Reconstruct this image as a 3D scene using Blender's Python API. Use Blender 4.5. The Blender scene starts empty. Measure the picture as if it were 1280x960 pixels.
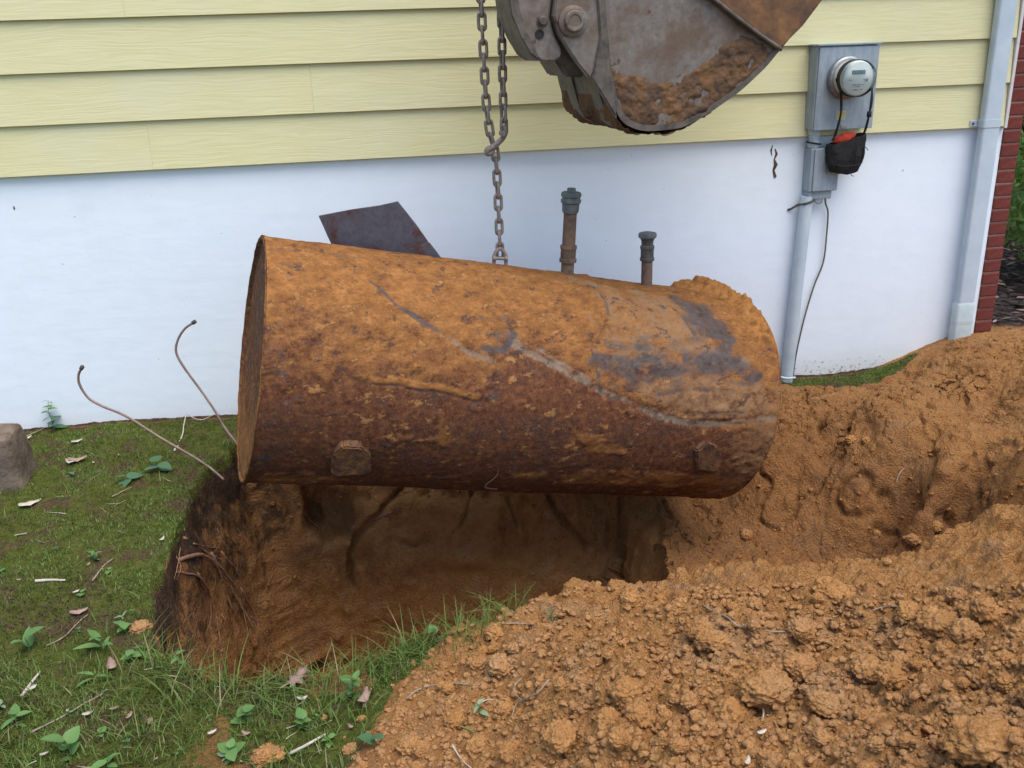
import bpy, bmesh, math, random
import numpy as np
from mathutils import Vector, Matrix
from mathutils.bvhtree import BVHTree

random.seed(7)
RNG = np.random.default_rng(11)
S = bpy.context.scene
C = S.collection
PI = math.pi

# ------------------------------------------------------------------ camera
CAM = np.array([0.0, -4.391, 1.65])
RT = np.array([0.98663, -0.15964, -0.03283])
UP = np.array([0.08567, 0.33660, 0.93774])
FW = np.array([0.13865, 0.92802, -0.34577])
FOC = 1150.0
cd = bpy.data.cameras.new('camera')
cam = bpy.data.objects.new('camera', cd); C.objects.link(cam)
cd.sensor_width = 36.0; cd.lens = FOC / 1280 * 36.0
cd.clip_start = 0.05; cd.clip_end = 1000
m = Matrix.Identity(4)
for i in range(3):
    m[i][0] = RT[i]; m[i][1] = UP[i]; m[i][2] = -FW[i]; m[i][3] = CAM[i]
cam.matrix_world = m
S.camera = cam

# ------------------------------------------------------------------ light
SUN_EL, SUN_AZ = math.radians(68), math.radians(150)
w = bpy.data.worlds.new('World'); S.world = w; w.use_nodes = True
nt = w.node_tree
sky = nt.nodes.new('ShaderNodeTexSky'); sky.sky_type = 'NISHITA'; sky.sun_disc = False
sky.sun_elevation = SUN_EL; sky.sun_rotation = SUN_AZ
sky.air_density = 1.0; sky.dust_density = 1.5; sky.ozone_density = 1.0
bg = nt.nodes['Background']; bg.inputs['Strength'].default_value = 0.135
nt.links.new(sky.outputs[0], bg.inputs[0])
sl = bpy.data.lights.new('sun', 'SUN'); sl.energy = 2.0; sl.angle = math.radians(56); sl.color = (1.0, 0.93, 0.84)
so = bpy.data.objects.new('sun', sl); C.objects.link(so)
sd = Vector((math.sin(SUN_AZ) * math.cos(SUN_EL), math.cos(SUN_AZ) * math.cos(SUN_EL), math.sin(SUN_EL)))
so.rotation_euler = sd.to_track_quat('Z', 'Y').to_euler(); so.location = sd * 30
S.view_settings.view_transform = 'Standard'; S.view_settings.look = 'None'
S.view_settings.exposure = 1.0; S.view_settings.gamma = 1.0
try:
    S.cycles.use_denoising = True
    S.cycles.max_bounces = 6
except Exception:
    pass

# ------------------------------------------------------------------ helpers
def ray(px):
    d = FW + (px[0] - 640) / FOC * RT - (px[1] - 480) / FOC * UP
    return d
def on_y(px, y):
    d = ray(px); return CAM + d * ((y - CAM[1]) / d[1])
def on_z(px, z):
    d = ray(px); return CAM + d * ((z - CAM[2]) / d[2])
def on_plane(px, P, n):
    d = ray(px); return CAM + d * (np.dot(np.asarray(P) - CAM, n) / np.dot(d, n))
def smooth(a, b, x):
    t = np.clip((x - a) / (b - a), 0, 1); return t * t * (3 - 2 * t)

def _hash(ix, iy, iz, seed):
    h = (ix.astype(np.int64) * 374761393 + iy.astype(np.int64) * 668265263 + iz.astype(np.int64) * 2147483647 + seed * 974634) & 0xFFFFFFFF
    h = ((h ^ (h >> 13)) * 1274126177) & 0xFFFFFFFF
    h = ((h ^ (h >> 16)) * 2246822519) & 0xFFFFFFFF
    h = h ^ (h >> 15)
    return (h & 0xFFFFFF).astype(np.float64) / 16777215.0
def vnoise(P, scale, seed=0):
    """3-D value noise in -1..1"""
    Q = np.asarray(P) * scale
    I = np.floor(Q); f = Q - I; f = f * f * f * (f * (f * 6 - 15) + 10)
    I = I.astype(np.int64); out = 0
    for dx in (0, 1):
        wx = f[..., 0] if dx else 1 - f[..., 0]
        for dy in (0, 1):
            wy = f[..., 1] if dy else 1 - f[..., 1]
            for dz in (0, 1):
                wz = f[..., 2] if dz else 1 - f[..., 2]
                out = out + wx * wy * wz * _hash(I[..., 0] + dx, I[..., 1] + dy, I[..., 2] + dz, seed)
    return out * 2 - 1
def fbm(P, scale, octv=4, seed=0, gain=0.5):
    a = 1.0; s = 0; t = 0
    for k in range(octv):
        s = s + a * vnoise(P, scale * (2.03 ** k), seed + k * 17); t += a; a *= gain
    return s / t
def p3(x, y, z=None):
    return np.stack([x, y, np.zeros_like(x) if z is None else z], -1)
def clods2(x, y, cell, seed, prob=0.8, rmin=.28, rmax=.62, flat=.8):
    """height of rounded lumps scattered on a plane, in metres"""
    X = x / cell; Y = y / cell
    ix = np.floor(X).astype(np.int64); iy = np.floor(Y).astype(np.int64)
    z0 = np.zeros_like(ix); out = np.zeros_like(X)
    for dx in (-1, 0, 1):
        for dy in (-1, 0, 1):
            a = ix + dx; b = iy + dy
            cx = a + .1 + .8 * _hash(a, b, z0, seed); cy = b + .1 + .8 * _hash(a, b, z0 + 1, seed)
            r = rmin + (rmax - rmin) * _hash(a, b, z0 + 2, seed) ** 1.5
            r = np.where(_hash(a, b, z0 + 3, seed) < prob, r, 1e-3)
            d2 = ((X - cx) ** 2 + (Y - cy) ** 2) / (r * r)
            out = np.maximum(out, np.sqrt(np.clip(1 - d2, 0, 1)) * r * flat)
    return out * cell
def clods3(P, cell, seed, prob=.8, rmin=.28, rmax=.62):
    """lumps scattered through space, sampled at points P"""
    Q = np.asarray(P) / cell; I = np.floor(Q).astype(np.int64); out = np.zeros(len(Q))
    for dx in (-1, 0, 1):
        for dy in (-1, 0, 1):
            for dz in (-1, 0, 1):
                a, b, c = I[:, 0] + dx, I[:, 1] + dy, I[:, 2] + dz
                r = rmin + (rmax - rmin) * _hash(a, b, c, seed + 3) ** 1.5
                r = np.where(_hash(a, b, c, seed + 4) < prob, r, 1e-3)
                d2 = ((Q[:, 0] - a - .1 - .8 * _hash(a, b, c, seed)) ** 2 + (Q[:, 1] - b - .1 - .8 * _hash(a, b, c, seed + 1)) ** 2 + (Q[:, 2] - c - .1 - .8 * _hash(a, b, c, seed + 2)) ** 2) / (r * r)
                out = np.maximum(out, np.sqrt(np.clip(1 - d2, 0, 1)) * r)
    return out * cell
def chaikin(P, n=3):
    P = np.asarray(P, float)
    for _ in range(n):
        Q = np.roll(P, -1, 0); P = np.stack([.75 * P + .25 * Q, .25 * P + .75 * Q], 1).reshape(-1, 2)
    return P
def poly_sd(x, y, poly):
    """signed distance to a closed polygon, positive inside, and the nearest edge point"""
    P = np.asarray(poly); n = len(P)
    best = np.full(x.shape, 1e9); bx = np.zeros_like(x); by = np.zeros_like(x); ins = np.zeros(x.shape, bool)
    for i in range(n):
        x0, y0 = P[i]; x1, y1 = P[(i + 1) % n]
        ex, ey = x1 - x0, y1 - y0
        t = np.clip(((x - x0) * ex + (y - y0) * ey) / (ex * ex + ey * ey + 1e-12), 0, 1)
        qx = x0 + t * ex; qy = y0 + t * ey
        d = (x - qx) ** 2 + (y - qy) ** 2
        k = d < best; best = np.where(k, d, best); bx = np.where(k, qx, bx); by = np.where(k, qy, by)
        if y0 != y1:
            c = ((y0 > y) != (y1 > y)) & (x < ex * (y - y0) / (ey if ey else 1e-12) + x0)
            ins ^= c
    d = np.sqrt(best)
    return np.where(ins, d, -d), bx, by
def polyline_d(x, y, pts, ws=None):
    """distance to an open polyline, divided by the local half width when ws is given"""
    best = np.full(x.shape, 1e9)
    for i in range(len(pts) - 1):
        x0, y0 = pts[i]; x1, y1 = pts[i + 1]
        ex, ey = x1 - x0, y1 - y0
        t = np.clip(((x - x0) * ex + (y - y0) * ey) / (ex * ex + ey * ey + 1e-12), 0, 1)
        d = np.hypot(x - x0 - t * ex, y - y0 - t * ey)
        if ws is not None: d = d / (ws[i] + (ws[i + 1] - ws[i]) * t)
        best = np.minimum(best, d)
    return best

def world_origin(p):
    o = Vector((0, 0, 0))
    while p is not None:
        o += p.location; p = p.parent
    return o
def tag(o, label=None, cat=None, group=None, kind=None):
    if label: o['label'] = label
    if cat: o['category'] = cat
    if group: o['group'] = group
    if kind: o['kind'] = kind
    return o
def empty(name, loc):
    o = bpy.data.objects.new(name, None); o.empty_display_size = .05
    C.objects.link(o); o.location = Vector(tuple(float(v) for v in loc)); return o
def mesh_data(name, verts, faces, mat=None, sm=True):
    me = bpy.data.meshes.new(name)
    me.from_pydata([tuple(map(float, v)) for v in verts], [], [tuple(int(i) for i in f) for f in faces])
    if mat: me.materials.append(mat)
    me.update()
    if sm: me.polygons.foreach_set('use_smooth', [True] * len(me.polygons))
    return me
def add(name, verts, faces, mat, parent=None, sm=True, base=None):
    """verts in world space; the mesh is stored relative to its parent's origin (or base)"""
    V = np.asarray(verts, float)
    if parent is not None: o0 = np.array(world_origin(parent))
    elif base is not None: o0 = np.array(base, float)
    else: o0 = np.zeros(3)
    me = mesh_data(name, V - o0, faces, mat, sm)
    o = bpy.data.objects.new(name, me); C.objects.link(o)
    if parent is not None: o.parent = parent
    elif base is not None: o.location = o0
    return o
def add_bm(name, bm, mat, parent=None, sm=False, base=None):
    bmesh.ops.recalc_face_normals(bm, faces=bm.faces[:])
    V = [tuple(v.co) for v in bm.verts]; bm.verts.index_update()
    F = [[v.index for v in f.verts] for f in bm.faces]
    bm.free()
    return add(name, V, F, mat, parent, sm, base)
def shade_auto(o, ang=35):
    me = o.data
    me.polygons.foreach_set('use_smooth', [True] * len(me.polygons))
    bm = bmesh.new(); bm.from_mesh(me); a = math.radians(ang)
    for e in bm.edges:
        e.smooth = not (len(e.link_faces) == 2 and e.calc_face_angle(0) > a)
    bm.to_mesh(me); bm.free()
    return o
def grid_faces(nu, nv, wrap_u=False):
    """vertex index = i*nv + j"""
    i = np.arange(nu if wrap_u else nu - 1); j = np.arange(nv - 1)
    I, J = np.meshgrid(i, j, indexing='ij'); I2 = (I + 1) % nu
    return np.stack([I * nv + J, I2 * nv + J, I2 * nv + J + 1, I * nv + J + 1], -1).reshape(-1, 4)
def fast_mesh(name, V, F, mat, base=(0, 0, 0), cols=None, sm=True):
    V = np.asarray(V, np.float32) - np.asarray(base, np.float32); F = np.asarray(F, np.int32); k = F.shape[1]
    me = bpy.data.meshes.new(name)
    me.vertices.add(len(V)); me.vertices.foreach_set('co', V.ravel())
    me.loops.add(F.size); me.loops.foreach_set('vertex_index', F.ravel())
    me.polygons.add(len(F))
    me.polygons.foreach_set('loop_start', np.arange(0, F.size, k, dtype=np.int32))
    me.polygons.foreach_set('loop_total', np.full(len(F), k, np.int32))
    me.update(calc_edges=True)
    if sm: me.polygons.foreach_set('use_smooth', np.ones(len(F), bool))
    if cols is not None:
        for nm, c in cols.items():
            a = me.color_attributes.new(nm, 'FLOAT_COLOR', 'POINT')
            c4 = np.ones((len(V), 4), np.float32); c4[:, :c.shape[1]] = c
            a.data.foreach_set('color', c4.ravel())
    if mat: me.materials.append(mat)
    me.validate()
    return me
def add_fast(name, V, F, mat, parent=None, base=(0, 0, 0), cols=None, sm=True):
    b = np.array(world_origin(parent)) if parent is not None else np.array(base, float)
    me = fast_mesh(name, V, F, mat, b, cols, sm)
    o = bpy.data.objects.new(name, me); C.objects.link(o)
    if parent is not None: o.parent = parent
    else: o.location = b
    return o
def catmull(pts, n=8):
    P = [np.asarray(p, float) for p in pts]; P = [2 * P[0] - P[1]] + P + [2 * P[-1] - P[-2]]
    out = []
    for i in range(1, len(P) - 2):
        for k in range(n):
            t = k / n
            out.append(.5 * (2 * P[i] + (P[i + 1] - P[i - 1]) * t + (2 * P[i - 1] - 5 * P[i] + 4 * P[i + 1] - P[i + 2]) * t * t + (3 * P[i] - P[i - 1] - 3 * P[i + 1] + P[i + 2]) * t ** 3))
    out.append(P[-2]); return np.array(out)
def tube(path, r, ns=8, cap=True, closed=False):
    P = np.asarray(path, float); n = len(P)
    r = np.full(n, r) if np.isscalar(r) else np.asarray(r)
    if closed: T = np.roll(P, -1, 0) - np.roll(P, 1, 0)
    else: T = np.gradient(P, axis=0)
    T /= np.linalg.norm(T, axis=1)[:, None] + 1e-12
    a = np.array([0, 0, 1.0]) if abs(T[0][2]) < .9 else np.array([1.0, 0, 0])
    U = np.cross(T[0], a); U /= np.linalg.norm(U)
    V = []; th = np.linspace(0, 2 * PI, ns, endpoint=False)
    for i in range(n):
        U = U - T[i] * np.dot(U, T[i]); U /= np.linalg.norm(U) + 1e-12
        W = np.cross(T[i], U)
        V += [P[i] + r[i] * (math.cos(t) * U + math.sin(t) * W) for t in th]
    F = []
    for i in range(n if closed else n - 1):
        for k in range(ns):
            j = (i + 1) % n
            F.append((i * ns + k, i * ns + (k + 1) % ns, j * ns + (k + 1) % ns, j * ns + k))
    if cap and not closed:
        F.append(tuple(range(ns))[::-1]); F.append(tuple((n - 1) * ns + k for k in range(ns)))
    return V, F
def lathe(prof, origin, axis, ns=32):
    """prof = (radius, distance along axis)"""
    A = np.asarray(axis, float); A /= np.linalg.norm(A)
    a = np.array([0, 0, 1.0]) if abs(A[2]) < .9 else np.array([1.0, 0, 0])
    U = np.cross(A, a); U /= np.linalg.norm(U); W = np.cross(A, U)
    V = []; F = []; n = len(prof)
    for r, h in prof:
        for k in range(ns):
            t = 2 * PI * k / ns
            V.append(np.asarray(origin) + A * h + r * (math.cos(t) * U + math.sin(t) * W))
    for i in range(n - 1):
        for k in range(ns):
            F.append((i * ns + k, i * ns + (k + 1) % ns, (i + 1) * ns + (k + 1) % ns, (i + 1) * ns + k))
    if prof[0][0] > 0: F.append(tuple(range(ns))[::-1])
    if prof[-1][0] > 0: F.append(tuple((n - 1) * ns + k for k in range(ns)))
    return V, F
def box_bm(x0, x1, y0, y1, z0, z1, bev=0.0, seg=2, bm=None):
    b = bmesh.new()
    bmesh.ops.create_cube(b, size=1)
    for v in b.verts:
        v.co = Vector(((x0 + x1) / 2 + v.co.x * (x1 - x0), (y0 + y1) / 2 + v.co.y * (y1 - y0), (z0 + z1) / 2 + v.co.z * (z1 - z0)))
    if bev: bmesh.ops.bevel(b, geom=b.edges[:], offset=bev, segments=seg, affect='EDGES', profile=.6)
    return b
def prism_bm(pts, vec, bev=0.0):
    b = bmesh.new(); vec = Vector(tuple(vec))
    vs = [b.verts.new(tuple(p)) for p in pts]; f = b.faces.new(vs)
    r = bmesh.ops.extrude_face_region(b, geom=[f])
    for v in r['geom']:
        if isinstance(v, bmesh.types.BMVert): v.co += vec
    bmesh.ops.recalc_face_normals(b, faces=b.faces[:])
    if bev:
        es = [e for e in b.edges if len(e.link_faces) == 2 and e.calc_face_angle(0) > .5]
        bmesh.ops.bevel(b, geom=es, offset=bev, segments=2, affect='EDGES')
    return b

# ------------------------------------------------------------------ material DSL
class NT:
    def __init__(self, name):
        self.m = bpy.data.materials.new(name); self.m.use_nodes = True
        self.t = self.m.node_tree; self.t.nodes.clear()
        self.out = self.t.nodes.new('ShaderNodeOutputMaterial')
    def n(self, kind, **kw):
        nd = self.t.nodes.new(kind)
        for k, v in kw.items(): setattr(nd, k, v)
        return nd
    def set(self, sock, v):
        if v is None: return
        if isinstance(v, bpy.types.NodeSocket): self.t.links.new(v, sock)
        elif isinstance(v, (tuple, list)):
            sock.default_value = tuple(v) + ((1.0,) if len(v) == 3 and sock.type == 'RGBA' else ())
        elif sock.type == 'RGBA': sock.default_value = (v, v, v, 1.0)
        else: sock.default_value = v
    def coord(self, which='Object'):
        return self.n('ShaderNodeTexCoord').outputs[which]
    def mapping(self, vec, scale=(1, 1, 1), rot=(0, 0, 0), loc=(0, 0, 0)):
        nd = self.n('ShaderNodeMapping'); self.set(nd.inputs['Vector'], vec)
        nd.inputs['Scale'].default_value = scale; nd.inputs['Rotation'].default_value = rot; nd.inputs['Location'].default_value = loc
        return nd.outputs[0]
    def noise(self, vec, scale, detail=6, rough=.55, dist=0.0, col=False):
        nd = self.n('ShaderNodeTexNoise'); self.set(nd.inputs['Vector'], vec)
        nd.inputs['Scale'].default_value = scale; nd.inputs['Detail'].default_value = detail
        nd.inputs['Roughness'].default_value = rough; nd.inputs['Distortion'].default_value = dist
        return nd.outputs['Color' if col else 'Fac']
    def voro(self, vec, scale, feature='F1', out='Distance', rnd=1.0):
        nd = self.n('ShaderNodeTexVoronoi', feature=feature); self.set(nd.inputs['Vector'], vec)
        nd.inputs['Scale'].default_value = scale; nd.inputs['Randomness'].default_value = rnd
        return nd.outputs[out]
    def ramp(self, fac, stops, interp='LINEAR'):
        nd = self.n('ShaderNodeValToRGB'); self.set(nd.inputs[0], fac); cr = nd.color_ramp; cr.interpolation = interp
        while len(cr.elements) < len(stops): cr.elements.new(.5)
        for e, (p, c) in zip(cr.elements, stops):
            e.position = p; c = (c, c, c) if not isinstance(c, (tuple, list)) else c
            e.color = tuple(c) + (1,)
        return nd.outputs[0]
    def mix(self, fac, a, b, mode='MIX'):
        nd = self.n('ShaderNodeMix', data_type='RGBA', blend_type=mode)
        self.set(nd.inputs[0], fac); self.set(nd.inputs[6], a); self.set(nd.inputs[7], b)
        return nd.outputs[2]
    def math(self, op, a, b=None, c=None, clamp=False):
        nd = self.n('ShaderNodeMath', operation=op, use_clamp=clamp)
        self.set(nd.inputs[0], a); self.set(nd.inputs[1], b); self.set(nd.inputs[2], c); return nd.outputs[0]
    def step(self, x, a, b):
        nd = self.n('ShaderNodeMapRange', interpolation_type='SMOOTHSTEP'); self.set(nd.inputs[0], x)
        nd.inputs[1].default_value = a; nd.inputs[2].default_value = b; return nd.outputs[0]
    def attr(self, name):
        nd = self.n('ShaderNodeVertexColor', layer_name=name); s = self.n('ShaderNodeSeparateColor')
        self.t.links.new(nd.outputs[0], s.inputs[0]); return s.outputs[0], s.outputs[1], s.outputs[2], nd.outputs[1]
    def xyz(self, vec):
        s = self.n('ShaderNodeSeparateXYZ'); self.set(s.inputs[0], vec); return s.outputs
    def rand(self): return self.n('ShaderNodeObjectInfo').outputs['Random']
    def bump(self, h, strength=.5, dist=.01, normal=None):
        nd = self.n('ShaderNodeBump'); self.set(nd.inputs['Height'], h)
        nd.inputs['Strength'].default_value = strength; nd.inputs['Distance'].default_value = dist
        if normal is not None: self.set(nd.inputs['Normal'], normal)
        return nd.outputs[0]
    def bsdf(self, color, rough=.8, metal=0.0, normal=None, spec=.3, **kw):
        b = self.n('ShaderNodeBsdfPrincipled')
        self.set(b.inputs['Base Color'], color); self.set(b.inputs['Roughness'], rough); self.set(b.inputs['Metallic'], metal)
        self.set(b.inputs['Specular IOR Level'], spec)
        if normal is not None: self.set(b.inputs['Normal'], normal)
        for k, v in kw.items(): self.set(b.inputs[k.replace('_', ' ')], v)
        self.t.links.new(b.outputs[0], self.out.inputs[0]); return self.m

def mottled(name, c1, c2, scale=20, rough=.75, metal=0.0, bump=.15, spec=.3, c3=None, bdist=.004):
    N = NT(name); v = N.coord(); n1 = N.noise(v, scale, 8, .62)
    st = [(.32, c1), (.66, c2)] if c3 is None else [(.3, c1), (.5, c2), (.68, c3)]
    return N.bsdf(N.ramp(n1, st), rough, metal, N.bump(N.noise(v, scale * 4, 6, .6), bump, bdist), spec)

# ---- setting materials
def dry_soil(N, v, mid, cc):
    soil = N.ramp(mid, [(.25, (.42, .180, .056)), (.44, (.59, .285, .096)), (.60, (.69, .355, .130)), (.80, (.78, .47, .21))])
    soil = N.mix(N.math('MULTIPLY', N.step(N.noise(v, 4.3, 7, .7), .52, .64), .55), soil, (.56, .36, .20))
    soil = N.mix(N.math('MULTIPLY', N.step(N.noise(N.mapping(v, loc=(3, 1, 7)), 6, 8, .75), .58, .68), .8), soil, (.30, .175, .105))
    return N.mix(N.math('MULTIPLY', N.xyz(cc)[0], .35), soil, (.55, .275, .105))
def mat_soil():
    N = NT('soil_ground'); v = N.coord()
    moss, top, dry, lit = N.attr('mask')
    mid = N.noise(v, 17, 6, .65); fine = N.noise(v, 75, 6, .7); grain = N.noise(v, 260, 4, .75)
    crumb = N.voro(v, 95, 'SMOOTH_F1', 'Distance'); crumb2 = N.voro(v, 210, 'F1', 'Distance'); cc = N.voro(v, 95, 'F1', 'Color')
    soil = dry_soil(N, v, mid, cc)
    moist = N.ramp(N.math('ADD', N.math('MULTIPLY', fine, .6), N.math('MULTIPLY', mid, .4)), [(.28, (.19, .080, .030)), (.46, (.33, .148, .056)), (.60, (.43, .202, .078)), (.74, (.53, .27, .11))])
    moist = N.mix(N.math('MULTIPLY', N.step(N.noise(N.mapping(v, loc=(8, 2, 5)), 6, 7, .7), .52, .64), .7), moist, (.23, .13, .080))
    moist = N.mix(N.math('MULTIPLY', N.xyz(cc)[1], .35), moist, (.26, .13, .06))
    base = N.mix(dry, moist, soil)
    base = N.mix(N.step(grain, .45, .75), N.mix(.45, base, N.mix(.5, base, (.10, .05, .022))), N.mix(.35, base, (.66, .38, .17)))
    tops = N.ramp(mid, [(.3, (.040, .027, .018)), (.55, (.105, .066, .042)), (.72, (.22, .11, .052))])
    base = N.mix(N.step(N.math('ADD', top, N.math('MULTIPLY', N.math('SUBTRACT', mid, .5), 1.1)), .35, .65), base, tops)
    mossc = N.ramp(N.noise(v, 24, 8, .75), [(.28, (.036, .032, .013)), (.42, (.080, .100, .019)), (.54, (.125, .150, .030)), (.66, (.170, .155, .048)), (.78, (.140, .085, .045))])
    mossc = N.mix(N.math('MULTIPLY', N.step(N.noise(v, 6.5, 7, .72), .50, .60), .92), mossc, N.ramp(fine, [(.3, (.075, .048, .032)), (.7, (.19, .125, .07))]))
    mf = N.step(N.math('ADD', moss, N.math('MULTIPLY', N.math('SUBTRACT', fine, .5), .9)), .38, .60)
    base = N.mix(mf, base, mossc)
    litter = N.ramp(N.voro(v, 28, 'F1', 'Color'), [(.15, (.02, .015, .013)), (.5, (.055, .042, .035)), (.85, (.15, .125, .12))])
    base = N.mix(lit, base, litter)
    h = N.math('ADD', N.math('MULTIPLY', N.noise(v, 60, 8, .75), 1.0), N.math('MULTIPLY', grain, .5))
    h = N.math('SUBTRACT', h, N.math('ADD', N.math('MULTIPLY', crumb, .8), N.math('MULTIPLY', crumb2, .4)))
    return N.bsdf(base, .95, 0, N.bump(h, 1.0, .020), .10)
M = {}
M['soil'] = mat_soil()
def mat_clod():
    N = NT('clod_soil'); v = N.n('ShaderNodeNewGeometry').outputs['Position']
    c = dry_soil(N, v, N.noise(v, 17, 6, .65), N.voro(v, 95, 'F1', 'Color')); g = N.noise(v, 260, 4, .75); f = N.noise(v, 75, 6, .7)
    c = N.mix(N.math('MULTIPLY', N.step(N.rand(), .6, 1.0), .35), c, (.58, .33, .17))
    c = N.mix(N.step(g, .45, .75), N.mix(.3, c, (.10, .05, .022)), N.mix(.35, c, (.66, .40, .19)))
    h = N.math('SUBTRACT', N.math('ADD', f, N.math('MULTIPLY', g, .5)), N.math('MULTIPLY', N.voro(v, 120, 'SMOOTH_F1'), .9))
    return N.bsdf(c, .95, 0, N.bump(h, 1.0, .012), .1)
M['clod'] = mat_clod()
N = NT('soil_lump'); v = N.coord()
c = N.ramp(N.noise(v, 40, 8, .75), [(.27, (.17, .072, .024)), (.5, (.33, .148, .046)), (.75, (.46, .23, .08))])
M['soil_lump'] = N.bsdf(c, .95, 0, N.bump(N.noise(v, 150, 7, .75), .9, .006), .1)
def mat_plaster():
    N = NT('white_plaster'); v = N.coord(); x = N.xyz(v)
    n = N.noise(v, 9, 6, .6)
    c = N.mix(N.step(n, .35, .75), (.76, .825, .88), (.735, .80, .855))
    c = N.mix(N.math('MULTIPLY', N.step(N.noise(N.mapping(v, (2.2, 1, .7)), 2.0, 5, .6), .55, .75), .35), c, (.69, .74, .79))
    # splashed earth close to the ground
    near = N.math('SUBTRACT', .10, x[2])
    sp = N.math('ADD', N.math('MULTIPLY', near, 1.3), N.math('MULTIPLY', N.math('SUBTRACT', N.noise(v, 46, 7, .75), .5), 1.3))
    c = N.mix(N.step(sp, .24, .34), c, (.17, .13, .095))
    c = N.mix(N.math('MULTIPLY', N.step(near, .02, .2), .4), c, (.56, .53, .46))
    c = N.mix(N.step(N.noise(v, 35, 3, .5), .735, .76), c, (.50, .46, .44))
    b = N.bump(N.noise(N.mapping(v, (1, 1, 2.5)), 6, 6, .55), .16, .012)
    b = N.bump(N.noise(v, 90, 4, .6), .07, .002, b)
    return N.bsdf(c, .62, 0, b, .3)
M['plaster'] = mat_plaster()
def mat_siding():
    N = NT('yellow_siding'); v = N.coord(); r = N.rand()
    off = N.n('ShaderNodeVectorMath', operation='ADD'); N.set(off.inputs[0], v)
    cmb = N.n('ShaderNodeCombineXYZ'); N.set(cmb.inputs[0], N.math('MULTIPLY', r, 13.0)); N.set(cmb.inputs[2], N.math('MULTIPLY', r, 5.0)); N.set(off.inputs[1], cmb.outputs[0])
    vv = off.outputs[0]
    wav = N.noise(N.mapping(vv, (1.1, 1, 7)), 1.6, 3, .5)
    wob = N.n('ShaderNodeVectorMath', operation='ADD'); N.set(wob.inputs[0], vv)
    c2 = N.n('ShaderNodeCombineXYZ'); N.set(c2.inputs[2], N.math('MULTIPLY', wav, .10)); N.set(wob.inputs[1], c2.outputs[0])
    g = N.noise(N.mapping(wob.outputs[0], (4.2, 1, 120)), 1.0, 4, .5)
    c = N.mix(N.step(g, .40, .62), (.610, .572, .315), (.650, .610, .350))
    c = N.mix(N.math('MULTIPLY', N.step(N.noise(vv, 1.7, 4, .6), .45, .7), .4), c, (.62, .61, .42))
    return N.bsdf(c, .55, 0, N.bump(g, .30, .004), .35)
M['siding'] = mat_siding()
def mat_brick():
    N = NT('red_brick'); v = N.coord(); r = N.rand()
    c = N.ramp(N.noise(v, 40, 7, .7), [(.3, (.085, .024, .020)), (.6, (.185, .044, .034)), (.8, (.23, .075, .056))])
    c = N.mix(N.math('MULTIPLY', r, .5), c, (.13, .035, .028))
    return N.bsdf(c, .9, 0, N.bump(N.noise(v, 120, 6, .7), .5, .004), .2)
M['brick'] = mat_brick()
M['mortar'] = mottled('mortar', (.20, .14, .115), (.30, .22, .18), 60, .95, 0, .5)
M['metal_paint'] = mottled('white_aluminium', (.41, .49, .55), (.50, .57, .62), 8, .45, 0, .05, .5)
M['adapter'] = mottled('aged_plastic', (.40, .48, .50), (.52, .60, .60), 14, .6, 0, .1, .3)
M['trim'] = mottled('trim_paint', (.55, .52, .50), (.64, .60, .57), 12, .6)
def mat_grey_steel():
    N = NT('grey_enclosure_paint'); v = N.coord()
    c = N.mix(N.step(N.noise(N.mapping(v, (6, 6, 1.6)), 6, 6, .65), .35, .7), (.24, .29, .335), (.32, .37, .41))
    c = N.mix(N.step(N.noise(v, 70, 6, .7), .66, .75), c, (.17, .19, .21))
    return N.bsdf(c, .5, .1, N.bump(N.noise(v, 120, 4, .6), .08, .002), .4)
M['enclosure'] = mat_grey_steel()
M['conduit'] = mottled('grey_conduit', (.40, .48, .53), (.50, .57, .61), 10, .5, 0, .06, .4)
M['rubber'] = mottled('black_rubber', (.012, .012, .013), (.03, .03, .032), 60, .7)
M['cloth_black'] = mottled('black_nylon', (.008, .008, .009), (.026, .023, .024), 90, .8, 0, .5, .25)
M['cloth_red'] = mottled('red_cloth', (.28, .024, .010), (.42, .045, .018), 40, .7, 0, .3)
M['wire'] = mottled('brown_wire', (.09, .07, .05), (.17, .14, .10), 90, .6)
M['meter_ring'] = mottled('meter_ring_steel', (.20, .21, .21), (.34, .35, .35), 50, .4, .7, .05, .5)
M['meter_body'] = mottled('meter_body', (.42, .41, .35), (.55, .53, .46), 30, .4)
M['meter_face'] = mottled('meter_face', (.62, .70, .66), (.70, .76, .72), 25, .35)
M['lcd'] = mottled('meter_display', (.10, .19, .17), (.16, .26, .24), 90, .25)
M['ink'] = mottled('grey_ink', (.12, .16, .18), (.22, .26, .28), 80, .6)
M['yellow'] = mottled('faded_sticker', (.55, .47, .12), (.62, .56, .24), 60, .6)
def mat_glass():
    N = NT('clear_glass')
    t = N.n('ShaderNodeBsdfTransparent'); g = N.n('ShaderNodeBsdfGlossy'); g.inputs['Roughness'].default_value = .03
    f = N.n('ShaderNodeFresnel'); f.inputs[0].default_value = 1.45
    mx = N.n('ShaderNodeMixShader'); N.set(mx.inputs[0], f.outputs[0])
    N.t.links.new(t.outputs[0], mx.inputs[1]); N.t.links.new(g.outputs[0], mx.inputs[2]); N.t.links.new(mx.outputs[0], N.out.inputs[0])
    return N.m
M['glass'] = mat_glass()
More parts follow.
